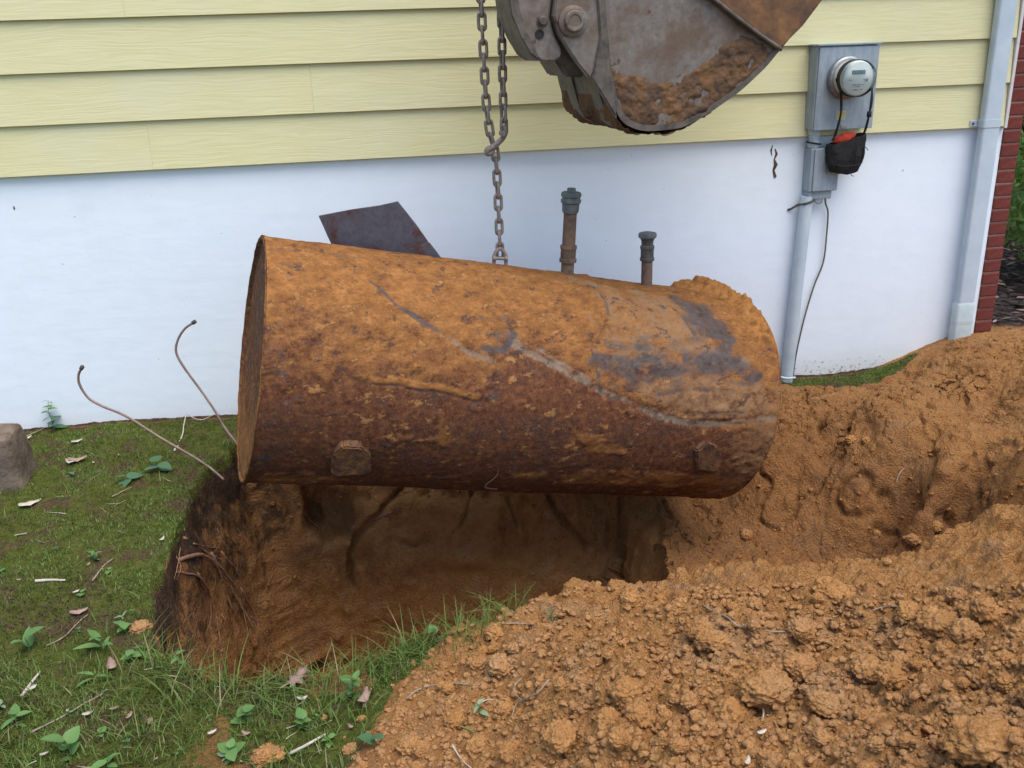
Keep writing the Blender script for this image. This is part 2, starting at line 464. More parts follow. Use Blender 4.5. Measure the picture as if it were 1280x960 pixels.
def mat_tank():
    N = NT('rusted_tank_steel'); v = N.coord()
    clay, grey, black, pale = N.attr('mask')
    n1 = N.noise(v, 11, 8, .68); n2 = N.noise(v, 42, 8, .7); n3 = N.noise(v, 140, 6, .7)
    n0 = N.noise(v, 4.5, 8, .72); ns = N.noise(N.mapping(v, (1, 1, 2.2), (0, .22, -.16)), 13, 9, .74)
    sub = lambda n, k: N.math('MULTIPLY', N.math('SUBTRACT', n, .5), k)
    nn = N.math('ADD', N.math('ADD', sub(ns, 1.0), sub(n2, .85)), sub(n0, .6))
    rust = N.ramp(n2, [(.28, (.042, .018, .013)), (.43, (.092, .037, .021)), (.56, (.140, .057, .029)), (.72, (.22, .098, .042))])
    rust = N.mix(N.math('MULTIPLY', N.step(N.noise(N.mapping(v, loc=(5, 2, 1)), 8, 9, .75), .48, .60), .7), rust, N.ramp(n3, [(.35, (.045, .026, .022)), (.7, (.120, .062, .044))]))
    rust = N.mix(N.math('MULTIPLY', N.step(n3, .52, .70), .6), rust, (.27, .135, .058))
    clayc = N.ramp(ns, [(.30, (.125, .050, .017)), (.46, (.215, .092, .029)), (.60, (.285, .126, .041)), (.74, (.36, .175, .066))])
    clayc = N.mix(N.math('MULTIPLY', N.step(n2, .46, .62), .75), clayc, (.155, .072, .030))
    clayc = N.mix(N.math('MULTIPLY', N.step(n3, .54, .70), .5), clayc, (.42, .22, .095))
    clayc = N.mix(N.math('MULTIPLY', N.step(N.noise(N.mapping(v, loc=(9, 4, 2)), 22, 9, .78), .585, .655), .8), clayc, (.075, .052, .042))
    c = N.mix(N.step(N.math('ADD', clay, nn), .30, .70), rust, clayc)
    c = N.mix(N.math('MULTIPLY', N.step(N.math('ADD', pale, N.math('MULTIPLY', nn, .9)), .15, .95), .85), c, N.ramp(n2, [(.3, (.17, .110, .064)), (.7, (.27, .18, .11))]))
    c = N.mix(N.math('MULTIPLY', N.step(N.math('ADD', grey, N.math('MULTIPLY', nn, .6)), .30, .90), .8), c, N.ramp(n2, [(.3, (.135, .105, .078)), (.7, (.24, .19, .145))]))
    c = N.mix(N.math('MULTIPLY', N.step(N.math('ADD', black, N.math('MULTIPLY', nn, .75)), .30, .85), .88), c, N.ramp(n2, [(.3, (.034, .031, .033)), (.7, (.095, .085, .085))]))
    fl = N.noise(N.mapping(v, (1, 1, 1.7), (0, .22, -.16), (4, 9, 2)), 15, 9, .72)
    c = N.mix(N.math('MULTIPLY', N.step(fl, .585, .605), N.math('SUBTRACT', .85, N.math('MULTIPLY', black, .6))), c, N.ramp(n2, [(.3, (.21, .095, .032)), (.7, (.40, .215, .085))]))
    fd = N.noise(N.mapping(v, (1, 1, 2.0), (0, .22, -.16), (1, 3, 7)), 12, 9, .74)
    c = N.mix(N.math('MULTIPLY', N.step(fd, .57, .61), .75), c, N.ramp(n3, [(.35, (.036, .024, .021)), (.7, (.10, .062, .050))]))
    h = N.math('ADD', N.math('ADD', N.math('MULTIPLY', n2, .7), N.math('MULTIPLY', n3, .6)), N.math('MULTIPLY', N.step(fl, .575, .615), .6))
    ro = N.mix(grey, .9, .7)
    return N.bsdf(c, ro, 0, N.bump(h, .55, .005), .06)
M['tank'] = mat_tank()
M['tank_dark'] = mottled('dark_rust', (.035, .022, .016), (.10, .055, .035), 30, .9, 0, .5, .2, (.17, .085, .04))
def mat_flap():
    N = NT('slate_steel'); v = N.coord(); n = N.noise(v, 9, 7, .65); n2 = N.noise(v, 45, 7, .7)
    c = N.ramp(n2, [(.3, (.085, .088, .110)), (.7, (.150, .152, .180))])
    c = N.mix(N.step(N.math('ADD', n, N.math('MULTIPLY', N.math('SUBTRACT', n2, .5), .6)), .50, .66), c, (.12, .055, .048))
    return N.bsdf(c, .65, .1, N.bump(n2, .25, .003), .3)
M['flap'] = mat_flap()
M['pipe_rust'] = mottled('pipe_rust', (.075, .052, .038), (.145, .100, .074), 26, .85, 0, .4, .12, (.19, .118, .075))
M['pipe_dark'] = mottled('pipe_fitting', (.045, .042, .040), (.11, .098, .088), 40, .75, 0, .4)
M['cap_grey'] = mottled('galvanised_cap', (.075, .092, .092), (.145, .168, .165), 40, .6, .1, .3)
M['chain'] = mottled('chain_steel', (.12, .10, .085), (.24, .205, .18), 90, .6, .25, .4, .4, (.28, .20, .15))
def mat_bucket():
    N = NT('worn_bucket_steel'); v = N.coord(); n = N.noise(v, 7, 8, .66); n2 = N.noise(v, 38, 8, .7); n3 = N.noise(N.mapping(v, (1, 1, 3)), 110, 5, .7)
    c = N.ramp(n2, [(.3, (.120, .105, .092)), (.7, (.225, .200, .178))])
    c = N.mix(N.math('MULTIPLY', N.step(n, .42, .64), .75), c, (.12, .072, .043))
    c = N.mix(N.step(N.math('ADD', N.noise(N.mapping(v, loc=(2, 7, 4)), 16, 6, .6), N.math('MULTIPLY', N.math('SUBTRACT', n2, .5), .4)), .63, .69), c, (.10, .055, .035))
    c = N.mix(N.math('MULTIPLY', N.step(n3, .56, .7), .35), c, (.27, .24, .21))
    return N.bsdf(c, .62, .25, N.bump(n2, .3, .004), .35)
M['bucket'] = mat_bucket()
M['bucket_dark'] = mottled('dark_bucket_steel', (.045, .040, .034), (.11, .095, .08), 18, .6, .25, .3, .35, (.16, .13, .10))
M['bucket_rust'] = mottled('rusty_cutter_plate', (.075, .050, .038), (.15, .080, .042), 13, .85, 0, .6, .2, (.25, .125, .055))
def mat_mud():
    N = NT('dried_mud'); v = N.coord(); n = N.noise(v, 14, 8, .68); n2 = N.noise(v, 70, 8, .72)
    c = N.ramp(n, [(.30, (.060, .042, .032)), (.46, (.110, .070, .045)), (.60, (.175, .095, .046)), (.76, (.25, .135, .060))])
    c = N.mix(N.math('MULTIPLY', N.step(n2, .56, .70), .5), c, (.13, .085, .058))
    return N.bsdf(c, .95, 0, N.bump(n2, .8, .008), .12)
M['mud'] = mat_mud()
M['copper'] = mottled('weathered_copper_tube', (.16, .105, .085), (.27, .19, .155), 30, .5, .35, .15, .4)
M['stone'] = mottled('weathered_stone', (.075, .058, .044), (.15, .115, .088), 14, .95, 0, .7, .1, (.21, .165, .125), .01)
M['twig'] = mottled('dry_twig', (.17, .125, .09), (.34, .28, .22), 60, .85, 0, .4)
M['twig_pale'] = mottled('bleached_twig', (.34, .30, .25), (.50, .46, .40), 60, .85, 0, .4)
M['root'] = mottled('root_bark', (.16, .080, .048), (.36, .20, .125), 50, .9, 0, .5)
M['dead_leaf'] = mottled('dead_leaf', (.22, .135, .105), (.36, .25, .21), 40, .8, 0, .3)
M['pale_leaf'] = mottled('bleached_leaf', (.34, .29, .22), (.55, .50, .42), 50, .8, 0, .2)
def mat_leaf(name, c1, c2, tr=.25):
    N = NT(name); v = N.coord(); n = N.noise(v, 60, 5, .6)
    c = N.mix(N.math('ADD', N.math('MULTIPLY', n, .5), N.math('MULTIPLY', N.rand(), .5)), c1, c2)
    b = N.n('ShaderNodeBsdfPrincipled'); N.set(b.inputs['Base Color'], c); b.inputs['Roughness'].default_value = .5; b.inputs['Specular IOR Level'].default_value = .35
    t = N.n('ShaderNodeBsdfTranslucent'); N.set(t.inputs[0], c)
    mx = N.n('ShaderNodeMixShader'); mx.inputs[0].default_value = tr
    N.t.links.new(b.outputs[0], mx.inputs[1]); N.t.links.new(t.outputs[0], mx.inputs[2]); N.t.links.new(mx.outputs[0], N.out.inputs[0])
    return N.m
M['leaf'] = mat_leaf('weed_leaf', (.075, .165, .042), (.15, .28, .08))
M['leaf_dark'] = mat_leaf('dark_weed_leaf', (.050, .125, .060), (.09, .19, .085))
M['leaf_pale'] = mat_leaf('pale_weed_leaf', (.16, .26, .14), (.25, .34, .20))
M['shrub'] = mat_leaf('shrub_leaf', (.035, .085, .022), (.10, .20, .045), .35)
M['shrub_light'] = mat_leaf('bright_shrub_leaf', (.14, .28, .05), (.26, .40, .12), .4)
def mat_blade():
    N = NT('grass_blade'); g, dry, br, _ = N.attr('tint')
    c = N.mix(g, (.070, .098, .018), (.125, .210, .045)); c = N.mix(dry, c, (.30, .25, .13)); c = N.mix(br, c, (.10, .066, .038))
    b = N.n('ShaderNodeBsdfPrincipled'); N.set(b.inputs['Base Color'], c); b.inputs['Roughness'].default_value = .6; b.inputs['Specular IOR Level'].default_value = .25
    t = N.n('ShaderNodeBsdfTranslucent'); N.set(t.inputs[0], c)
    mx = N.n('ShaderNodeMixShader'); mx.inputs[0].default_value = .25
    N.t.links.new(b.outputs[0], mx.inputs[1]); N.t.links.new(t.outputs[0], mx.inputs[2]); N.t.links.new(mx.outputs[0], N.out.inputs[0])
    return N.m
M['blade'] = mat_blade()
M['bark'] = mottled('dark_bark', (.020, .014, .010), (.06, .042, .03), 25, .95, 0, .7, .1, None, .02)

# ================================================================== GROUND
TPS = []      # control points of the undisturbed and heaped surface: world x, y, z
def cp(px, py, z):
    q = on_z((px, py), z); TPS.append((q[0], q[1], z))
for a in [(-300, 545, .01), (-250, 700, 0), (0, 540, .0), (150, 525, .0), (300, 510, -.02), (0, 700, 0), (120, 620, .01), (200, 760, .0),
          (0, 960, 0), (220, 960, 0), (200, 850, -.01), (350, 852, -.01), (450, 960, .0), (520, 800, -.01), (-300, 960, 0),
          (430, 1100, 0), (0, 1200, 0), (-300, 1300, 0),
          (560, 850, .02), (620, 795, .02), (700, 768, .07), (790, 750, .12), (860, 738, .18), (950, 740, .22), (1040, 736, .29), (1120, 738, .30), (1200, 712, .36), (1280, 664, .44),
          (600, 960, .06), (650, 900, .08), (700, 860, .14), (800, 850, .27), (900, 850, .30), (1000, 850, .31), (1150, 850, .40), (1280, 850, .52), (900, 960, .33), (1100, 960, .40), (1280, 960, .54),
          (700, 1200, .2), (1100, 1200, .45), (1500, 1100, .6), (1500, 850, .62), (1500, 650, .45),
          (1110, 476, -.04), (1110, 486, -.05), (1040, 490, -.06), (990, 494, -.075), (1180, 500, .02), (1225, 535, .03), (1280, 580, .07), (1340, 630, .15),
          (1000, 545, -.19), (968, 570, -.24), (1060, 560, -.15), (1120, 560, -.10), (1180, 575, -.04), (1000, 620, -.38), (1080, 640, -.36), (1150, 645, -.27), (1220, 640, -.22), (1270, 648, -.12),
          (940, 640, -.46), (905, 640, -.50), (890, 690, -.52), (960, 705, -.58), (1050, 705, -.58), (1130, 697, -.54), (1195, 688, -.42),
          (1160, 462, .02), (1195, 440, .10), (1240, 436, .13), (1290, 440, .12), (1215, 475, .08), (1290, 490, .10), (1240, 520, -.05), (1290, 545, -.02)]:
    cp(*a)
TPS += [(-.4, -.06, -.02), (.3, -.05, -.03), (1.0, -.05, -.04), (1.7, -.04, -.06), (2.16, -.02, -.075), (2.7, -.02, -.06), (3.1, -.1, .09),
        (3.7, .15, .05), (4.3, .4, .02), (4.2, -.6, .15), (1.05, -1.78, -.30), (1.25, -1.80, -.50), (1.5, -1.86, -.58), (1.75, -1.92, -.52), (2.0, -1.98, -.34), (1.3, -1.4, -.52), (1.0, -2.02, -.02), (1.25, -2.1, .0), (1.5, -2.16, .0), (1.75, -2.2, .08)]
TPS = np.array(TPS)
def tps_fit(T):
    n = len(T); d2 = ((T[:, None, :2] - T[None, :, :2]) ** 2).sum(-1)
    K = .5 * d2 * np.log(d2 + 1e-12); K[np.arange(n), np.arange(n)] = .0 + 2e-3
    Pm = np.c_[np.ones(n), T[:, :2]]
    A = np.zeros((n + 3, n + 3)); A[:n, :n] = K; A[:n, n:] = Pm; A[n:, :n] = Pm.T
    return np.linalg.solve(A, np.r_[T[:, 2], 0, 0, 0])
TW = tps_fit(TPS)
def base_h(x, y):
    cx = np.clip(x, -2.4, 4.4); cy = np.clip(y, -4.0, .6)
    z = TW[-3] + TW[-2] * cx + TW[-1] * cy
    for i in range(len(TPS)):
        d2 = (cx - TPS[i, 0]) ** 2 + (cy - TPS[i, 1]) ** 2
        z = z + TW[i] * .5 * d2 * np.log(d2 + 1e-12)
    z = np.clip(z, -.85, .75)
    out = np.hypot(x - cx, y - cy)
    return z * (1 - smooth(.0, 2.0, out))

def zpoly(L, z=0.0): return [tuple(on_z(p, z)[:2]) for p in L]
pit0 = zpoly([(300, 545), (290, 560), (252, 588), (228, 640), (208, 690), (192, 770), (205, 822), (260, 846), (370, 838), (450, 826), (520, 800), (600, 778), (660, 772), (715, 758)])
pit0 += [(.80, -1.92), (.96, -1.68), (1.07, -1.35), (1.17, -1.02), (1.23, -.75), (1.27, -.52), (1.2, -.36), (.8, -.33), (.2, -.31), (-.3, -.33), (-.58, -.38)]
# roughen the outline
def rough_poly(P, step=.05, amp=.03, seed=3):
    out = []
    n = len(P)
    for i in range(n):
        a = np.array(P[i]); b = np.array(P[(i + 1) % n]); k = max(1, int(np.hypot(*(b - a)) / step))
        for j in range(k):
            q = a + (b - a) * j / k
            nz = np.array([[q[0], q[1], seed * 1.3]])
            q = q + amp * np.array([vnoise(nz, 9, seed)[0], vnoise(nz, 9, seed + 5)[0]]) + amp * .6 * np.array([vnoise(nz, 24, seed + 1)[0], vnoise(nz, 24, seed + 7)[0]])
            out.append(tuple(q))
    return out
PIT = chaikin(pit0, 1)
LAWN = zpoly([(-700, 545), (0, 538), (150, 524), (305, 508), (318, 550), (300, 580), (262, 606), (236, 648), (214, 695), (200, 770), (214, 816), (262, 836), (370, 828), (450, 816), (525, 792), (590, 775), (560, 800), (520, 838), (485, 885), (455, 925), (425, 965), (410, 1050), (400, 1400)]) + [(-.4, -30), (-30, -30), (-30, .1)]
MOSS2 = [(2.02, -.01), (2.05, -.16), (2.20, -.26), (2.42, -.30), (2.66, -.24), (2.86, -.10), (2.90, -.01)]

xs = np.concatenate([[-200, -90, -45, -22, -12, -8, -6, -4.6, -3.6, -2.9, -2.5, -2.25], np.arange(-2.1, 3.86, .0068), [3.95, 4.1, 4.3, 4.6, 5, 5.6, 6.5, 8, 11, 16, 30, 60, 110, 200]])
ys = np.concatenate([[-200, -90, -45, -22, -12, -8, -6.5, -5.4, -4.6, -4.1, -3.8, -3.6], np.arange(-3.42, -1.95, .0046), np.arange(-1.95, .10, .0068), [.13, .2, .3, .42, .6, .8, 1.1, 1.5, 2, 2.7, 3.6, 5, 8, 14, 30, 70, 200]])
X, Y = np.meshgrid(xs, ys, indexing='ij')
nx, ny = X.shape
H0 = base_h(X, Y)
P2 = p3(X, Y)
sdp, qx, qy = poly_sd(X, Y, PIT)
n_edge = .045 * fbm(P2, 5, 2, 101) * (1 - .6 * smooth(.05, .3, sdp)) + (.030 * fbm(P2, 16, 4, 102) + .016 * np.abs(vnoise(P2, 60, 103))) * (1 - smooth(.0, .05, sdp))
lawn, _, _ = poly_sd(X, Y, LAWN)
moss2, _, _ = poly_sd(X, Y, MOSS2)
nlo = fbm(P2, 3.0, 4, 5)
moss = np.maximum(smooth(-.02, .05, lawn + nlo * .05), smooth(-.01, .04, moss2 + nlo * .04))
near_lit = smooth(3.34, 3.5, X) * smooth(.05, .3, Y + .15 * nlo)
litter = np.maximum(near_lit, smooth(3.8, 4.8, X + nlo * .3))
litter = np.maximum(litter, smooth(1.0, 3.0, Y))
moss = moss * smooth(-.012, -.045, Y + .02 * nlo)
moss = moss * (1 - .55 * smooth(.10, .26, fbm(P2, 5.5, 4, 611)) * smooth(-1.85, -2.1, Y) * smooth(-.75, -.45, X + .1 * nlo))
moss = np.maximum(moss * (1 - litter), smooth(6, 10, np.hypot(X, Y + 2)))
litter = litter * (1 - smooth(6, 10, np.hypot(X, Y + 2)))
sdn = sdp + n_edge
inpit = smooth(-.01, .03, sdn)
soil = (1 - moss) * (1 - litter)
# heap zones get coarse crumbs, the cut bank gets scraped lumps
heap = soil * (1 - inpit) * smooth(-1.75, -2.05, Y + .10 * nlo) * smooth(-.15, .35, X - .35 * (Y + 2.0) * -.3)
corner = soil * smooth(2.95, 3.2, X) * smooth(-.8, -.5, Y)
bank = soil * (1 - inpit) * (1 - heap)
wx = .010 * vnoise(P2, 40, 21); wy = .010 * vnoise(P2, 40, 22)
PW = P2 + np.stack([wx, wy, 0 * wx], -1) * 2.0
cl = clods2(X + wx * 2.2, Y + wy * 2.2, .125, 1, .55) * .85
cl2 = clods2(X + wx, Y + wy, .055, 2, .85)
cl3 = clods2(X + wx * .6, Y + wy * .6, .027, 3, .9)
cl4 = clods2(X, Y, .0145, 4, .9)
crumbs = cl + cl2 * .75 + cl3 * .7 + cl4 * .5
H = H0 + heap * (crumbs * .70 + .035 * fbm(P2, 5, 4, 31) + .030 * np.abs(vnoise(PW, 12, 37)) + .028 * np.abs(vnoise(PW, 27, 38)) + .013 * np.abs(vnoise(PW, 61, 39)) + .007 * np.abs(vnoise(PW, 118, 40)) + .006 * fbm(P2, 45, 3, 35)) + .006 * fbm(P2, 30, 4, 8)
rid = 1 - np.abs(fbm(P2 * np.array([1.0, .8, 1]), 4.5, 4, 61)); rid2 = np.abs(fbm(P2, 11, 4, 66))
H = H + bank * (.04 * (rid - .8) - .02 * rid2 + .3 * cl2 * smooth(.1, .4, fbm(P2, 5, 3, 71)) + .3 * cl3 * smooth(0, .4, nlo) + .2 * cl4 + .008 * fbm(P2, 18, 4, 33)) * smooth(-.03, -.30, Y - .0)
H = H + soil * (1 - heap) * (.35 * cl3 + .3 * cl4) * .6
# a fan of finer, flatter soil between the lawn and the heap
H = H + moss * (.022 * fbm(P2, 9, 4, 41) + .012 * np.abs(fbm(P2, 34, 3, 44)) + .007 * np.abs(vnoise(P2, 95, 47)))
H = H - moss * .012 * smooth(.12, 0, sdp + .12)
# the pit: steep sides down to a broken floor
BAND = .46
t = np.clip(sdn / BAND, 0, 1)
leftish = smooth(-.1, -.6, X); backish = smooth(-.9, -.55, Y)
hw = .11 + .04 * fbm(P2, 1.6, 2, 5) + .20 * backish
depth = -1.22 - (H0)
prof = t ** .85
Z = np.where(sdn > 0, H0 + depth * prof + (H - H0) * (1 - smooth(0, .05, sdn)), H)
smax = .85
hs = np.where(sdp < BAND, hw * (np.clip(sdp, 0, BAND) / BAND), hw + (smax - hw) * np.clip((sdp - BAND) / (smax - BAND), 0, 1.5))
hs = np.where(sdp > smax, sdp, hs)
k = np.where(sdp > 1e-6, hs / np.maximum(sdp, 1e-6), 1.0)
XX = np.where(sdp > 0, qx + (X - qx) * k, X); YY = np.where(sdp > 0, qy + (Y - qy) * k, Y)
G = np.stack([XX, YY, Z], -1)
# push the pit's sides and floor about along their normals
du = np.gradient(G, axis=0); dv = np.gradient(G, axis=1)
nr = np.cross(du, dv); nr /= np.linalg.norm(nr, axis=-1, keepdims=True) + 1e-12
pitm = np.maximum(smooth(.0, .06, sdn), np.clip(bank, 0, 1) * smooth(.9, 1.25, X) * smooth(-.06, -.30, Y) * smooth(-2.1, -1.8, Y))
sel = np.where((pitm > 0).ravel())[0]
Gs = G.reshape(-1, 3)[sel]; ns_ = nr.reshape(-1, 3)[sel]; pm = pitm.ravel()[sel]
st = Gs * np.array([1, 1, .45])
Gw = Gs + .012 * np.stack([vnoise(Gs, 30, 201), vnoise(Gs, 30, 202), vnoise(Gs, 30, 203)], -1)
isb = 1 - .75 * (Gs[:, 0] > 1.3)
d = .060 * fbm(st, 3.6, 4, 81) - .030 * np.abs(fbm(st, 7, 3, 85)) + .012 * fbm(Gs, 22, 5, 88) + .005 * fbm(Gs, 70, 3, 89)
low = smooth(-.50, -.95, Gs[:, 2]); patch = smooth(-.05, .3, fbm(Gs, 4, 3, 93))
d = d * (1 - .55 * (isb < 1)) + isb * .5 * clods3(Gw, .075, 300, .55) * (.25 + low) * np.maximum(patch, low) + .55 * clods3(Gw, .034, 310, .8) * (.35 + .65 * np.maximum(low, patch)) + .40 * clods3(Gw, .018, 320, .8) + .006 * np.abs(vnoise(Gs, 45, 330)) + .004 * np.abs(vnoise(Gs, 90, 331))
# a hollow under the turf and two fissures where the bank has slumped
bk = (Gs[:, 0] > 1.3) * 1.0
d = d - bk * (.030 * np.abs(fbm(Gw, 5, 4, 97, .5)) + .028 * smooth(.06, .0, np.abs(fbm(Gw * [1, 1, .5], 3.1, 3, 99)))) + bk * .02
for (hx, hy, hz, hr, hd) in ((-.30, -.42, -.42, .13, .16), (-.62, -1.75, -.85, .11, .12), (-.56, -.78, -.70, .17, .16), (-.60, -1.25, -.85, .14, .13), (.18, -.42, -.30, .08, .07), (1.72, -1.18, -.46, .18, .03), (2.12, -.75, -.12, .18, .04), (1.42, -1.45, -.52, .14, .03), (2.75, -.62, -.02, .24, .06)):
    dd = np.sqrt((Gs[:, 0] - hx) ** 2 + (Gs[:, 1] - hy) ** 2 + .5 * (Gs[:, 2] - hz) ** 2) + .05 * fbm(Gs, 9, 3, 95)
    d = d - hd * (1 - smooth(.4, 1.0, dd / hr))
YB = -.52
def xz(L): return [(q[0], q[2]) for q in (on_y(p, YB) for p in L)]
backw = smooth(-.95, -.75, Gs[:, 1]) * (Gs[:, 0] < 1.35)
cx_ = Gs[:, 0] + .018 * fbm(Gs, 14, 4, 501); cz_ = Gs[:, 2] + .018 * fbm(Gs, 14, 4, 502)
for L, w_, dp_ in (([(505, 632), (470, 658), (442, 688), (436, 705), (440, 740)], .018, .055), ([(785, 640), (778, 690), (770, 730), (765, 770)], .018, .035), ([(858, 640), (856, 680), (850, 720)], .016, .02),
                   ([(500, 688), (520, 692), (540, 686)], .010, .03), ([(690, 630), (700, 650), (720, 670), (735, 690)], .014, .04), ([(600, 625), (590, 650), (578, 668)], .012, .035), ([(380, 625), (386, 650), (400, 670)], .02, .06), ([(640, 640), (650, 665)], .012, .03)):
    dl = polyline_d(cx_, cz_, xz(L)); d = d - backw * dp_ * (1 - smooth(.2, 1.3, dl / w_))
slab, _, _ = poly_sd(cx_, cz_, xz([(790, 640), (852, 640), (848, 730), (775, 790), (780, 700)]))
ss = smooth(-.01, .05, slab) * backw
d = d * (1 - .6 * ss) + .05 * ss
shelf = smooth(0, .08, poly_sd(cx_, cz_, xz([(445, 640), (520, 628), (640, 640), (630, 720), (470, 730), (440, 690)]))[0]) * backw
d = d * (1 - .35 * shelf) + .045 * shelf
Gf = G.reshape(-1, 3).copy(); Gf[sel] += ns_ * (d * pm)[:, None]
# earth colours: dark humus near the old surface, paler dry soil where it has been thrown up
zz = Gf[:, 2].reshape(nx, ny)
n5 = fbm(np.stack([XX, YY, zz], -1), 7, 4, 51)
topsoil = smooth(-.012, .015, sdn) * smooth(-.30, -.08, zz - H0 + .16 * n5) * smooth(.9, .2, X)
topsoil = np.maximum(topsoil, .75 * smooth(-.02, -.05, -np.abs(lawn + .01)) * 0)
leftw = smooth(-.30, -.55, XX) * smooth(.0, .04, sdn)
topsoil = np.maximum(topsoil, .52 * leftw * smooth(-1.0, -.25, zz + .35 * n5))
hz1, _, _ = poly_sd(X, Y, zpoly([(975, 735), (1085, 735), (1110, 800), (1060, 850), (960, 835), (925, 780)], .27)); hz2, _, _ = poly_sd(X, Y, zpoly([(655, 825), (760, 805), (800, 850), (700, 885), (620, 920), (560, 900)], .12))
hz3, _, _ = poly_sd(X, Y, zpoly([(940, 690), (1210, 690), (1190, 730), (1040, 740), (950, 735)], -.35))  # darker tone along the trough between bank and heap
n6 = fbm(P2, 9, 4, 55)
topsoil = np.maximum(topsoil, soil * (1 - inpit) * (.40 * smooth(-.04, .06, hz1 + .05 * n6) + .36 * smooth(-.04, .06, hz2 + .05 * n6) + .25 * smooth(-.04, .06, hz3 + .05 * n6)))
topsoil = np.maximum(topsoil, soil * (1 - inpit) * smooth(-.14, -.04, Y) * smooth(2.9, 2.6, X) * .8)
dry = heap * 1.0 + bank * (.18 + .5 * smooth(-.25, .05, H0)) + corner * .4
dry = np.clip(dry + .25 * n5, 0, 1) * (1 - inpit) * (.35 + .65 * smooth(-.45, .15, X)) + inpit * np.clip(.95 + .45 * n5 + .25 * smooth(0, .7, X) - .35 * smooth(-.35, -.6, X), 0, 1)  # pit soil paled through the dry channel to stand in for missing light
mask = np.stack([np.clip(moss * (1 - smooth(.0, .02, sdn)), 0, 1), np.clip(topsoil, 0, 1), np.clip(dry, 0, 1), np.clip(litter, 0, 1)], -1).reshape(-1, 4)
GF = grid_faces(nx, ny)
ground = add_fast('ground', Gf, GF, M['soil'], cols={'mask': mask})
tag(ground, 'orange clay soil, mossy lawn and the open pit in front of the house', None, kind='structure')
# ray lookup on the finished ground (only the well resolved part)
ci = (xs > -2.6) & (xs < 4.2); cj = (ys > -3.9) & (ys < .5)
ii = np.where(ci)[0]; jj = np.where(cj)[0]
sub = Gf.reshape(nx, ny, 3)[ii[0]:ii[-1] + 1, jj[0]:jj[-1] + 1]
sb = sub[::2, ::2]
BVH = BVHTree.FromPolygons([tuple(v) for v in sb.reshape(-1, 3).tolist()], [tuple(f) for f in grid_faces(sb.shape[0], sb.shape[1]).tolist()])
def gpx(px, py):
    """the ground point seen at a place in the picture, and its normal"""
    d = ray((px, py)); h = BVH.ray_cast(Vector(CAM), Vector(d).normalized())
    if h[0] is None: return np.array(on_z((px, py), 0)), np.array([0, 0, 1.0])
    n = np.array(h[1]); n = n if n[2] > 0 else -n
    return np.array(h[0]), n
def gxy(x, y):
    h = BVH.ray_cast(Vector((x, y, 3)), Vector((0, 0, -1)))
    return h[0].z if h[0] is not None else 0.0
def gxyn(x, y):
    h = BVH.ray_cast(Vector((x, y, 3)), Vector((0, 0, -1)))
    if h[0] is None: return np.array([x, y, 0.]), np.array([0, 0, 1.0])
    n = np.array(h[1]); n = n if n[2] > 0 else -n
    return np.array(h[0]), n
def far_sd(x, y, P):
    s, _, _ = poly_sd(np.array([float(x)]), np.array([float(y)]), P); return float(s[0])

# ================================================================== HOUSE
house = empty('house', (0, 0, 0))
tag(house, 'house side with pale yellow lap siding above a white plastered foundation', 'house')
add_bm('foundation', box_bm(-5, 3.233, 0, .3, -1.7, 1.2), M['plaster'], house)
add_bm('wall_core', box_bm(-5, 3.233, .004, 4.0, 1.2, 2.70), M['trim'], house)
Z0, PITCH = 1.181, .21
def board(x0, x1, zb):
    dx = .0003
    pts = [(x0 + dx, -.030, zb + .002), (x0 + dx, -.028, zb), (x0 + dx, -.017, zb), (x0 + dx, -.001, zb + .225), (x0 + dx, -.013, zb + .225)]
    o = add_bm('siding_board', prism_bm(pts, (x1 - x0 - 2 * dx, 0, 0)), M['siding'], house)
    return o
seams = {0: [-.922], 1: [-.198], 2: [1.42], 3: [-.934], 4: [.7], 5: [-.5], 6: [.2]}
for k in range(7):
    e = [-5] + seams[k] + [3.211]
    for a, b in zip(e[:-1], e[1:]): board(a, b, Z0 + k * PITCH)
add_bm('corner_trim', box_bm(3.214, 3.231, -.033, .003, 1.172, 2.68, .002, 1), M['trim'], house)
ven = add_bm('brick_veneer', box_bm(3.2355, 3.333, .0, 4.0, -.8, 2.68), M['mortar'], house)
bm0 = box_bm(-.050, .050, -.006, .19, -.0298, .0298, .004, 1)
o0 = add_bm('brick', bm0, M['brick'], ven); o0.location = (3.2855, 0, -.36)
for k in range(1, 45):
    o = o0.copy(); C.objects.link(o); o.parent = ven
    o.location = (3.2855 + random.uniform(-.0015, .0015), random.uniform(-.003, .002), -.36 + k * .0675)
    o.rotation_euler = (0, random.uniform(-.01, .01), random.uniform(-.01, .01))
# old scuffs and a flaked streak on the plaster
def flake(name, pts_px, wd, mat, y=-.0025):
    V = []; F = []
    for i, (px, w_) in enumerate(zip(pts_px, wd)):
        q = on_y(px, y); V += [q + [-w_, 0, random.uniform(-.002, .002)], q + [w_, 0, random.uniform(-.002, .002)]]
        if i: F.append((2 * i - 2, 2 * i - 1, 2 * i + 1, 2 * i))
    V = np.array(V); n = len(V); Vb = V + [0, .0024, 0]
    for i in range(0, n - 2, 2): F += [(i, i + 2, n + i + 2, n + i), (i + 1, n + i + 1, n + i + 3, i + 3)]
    return add(name, list(V) + list(Vb), F, mat, house, False)
flake('paint_scuff', [(969, 186), (971, 192), (968, 199), (970, 206), (967, 213), (969, 221), (968, 223)], [.002, .006, .003, .010, .005, .008, .002], M['tank_dark'])
flake('paint_scuff', [(966, 181), (964, 188), (965, 195)], [.002, .004, .001], M['pipe_dark'])
flake('paint_scuff', [(17, 258), (18, 262)], [.002, .003], M['pipe_dark'])

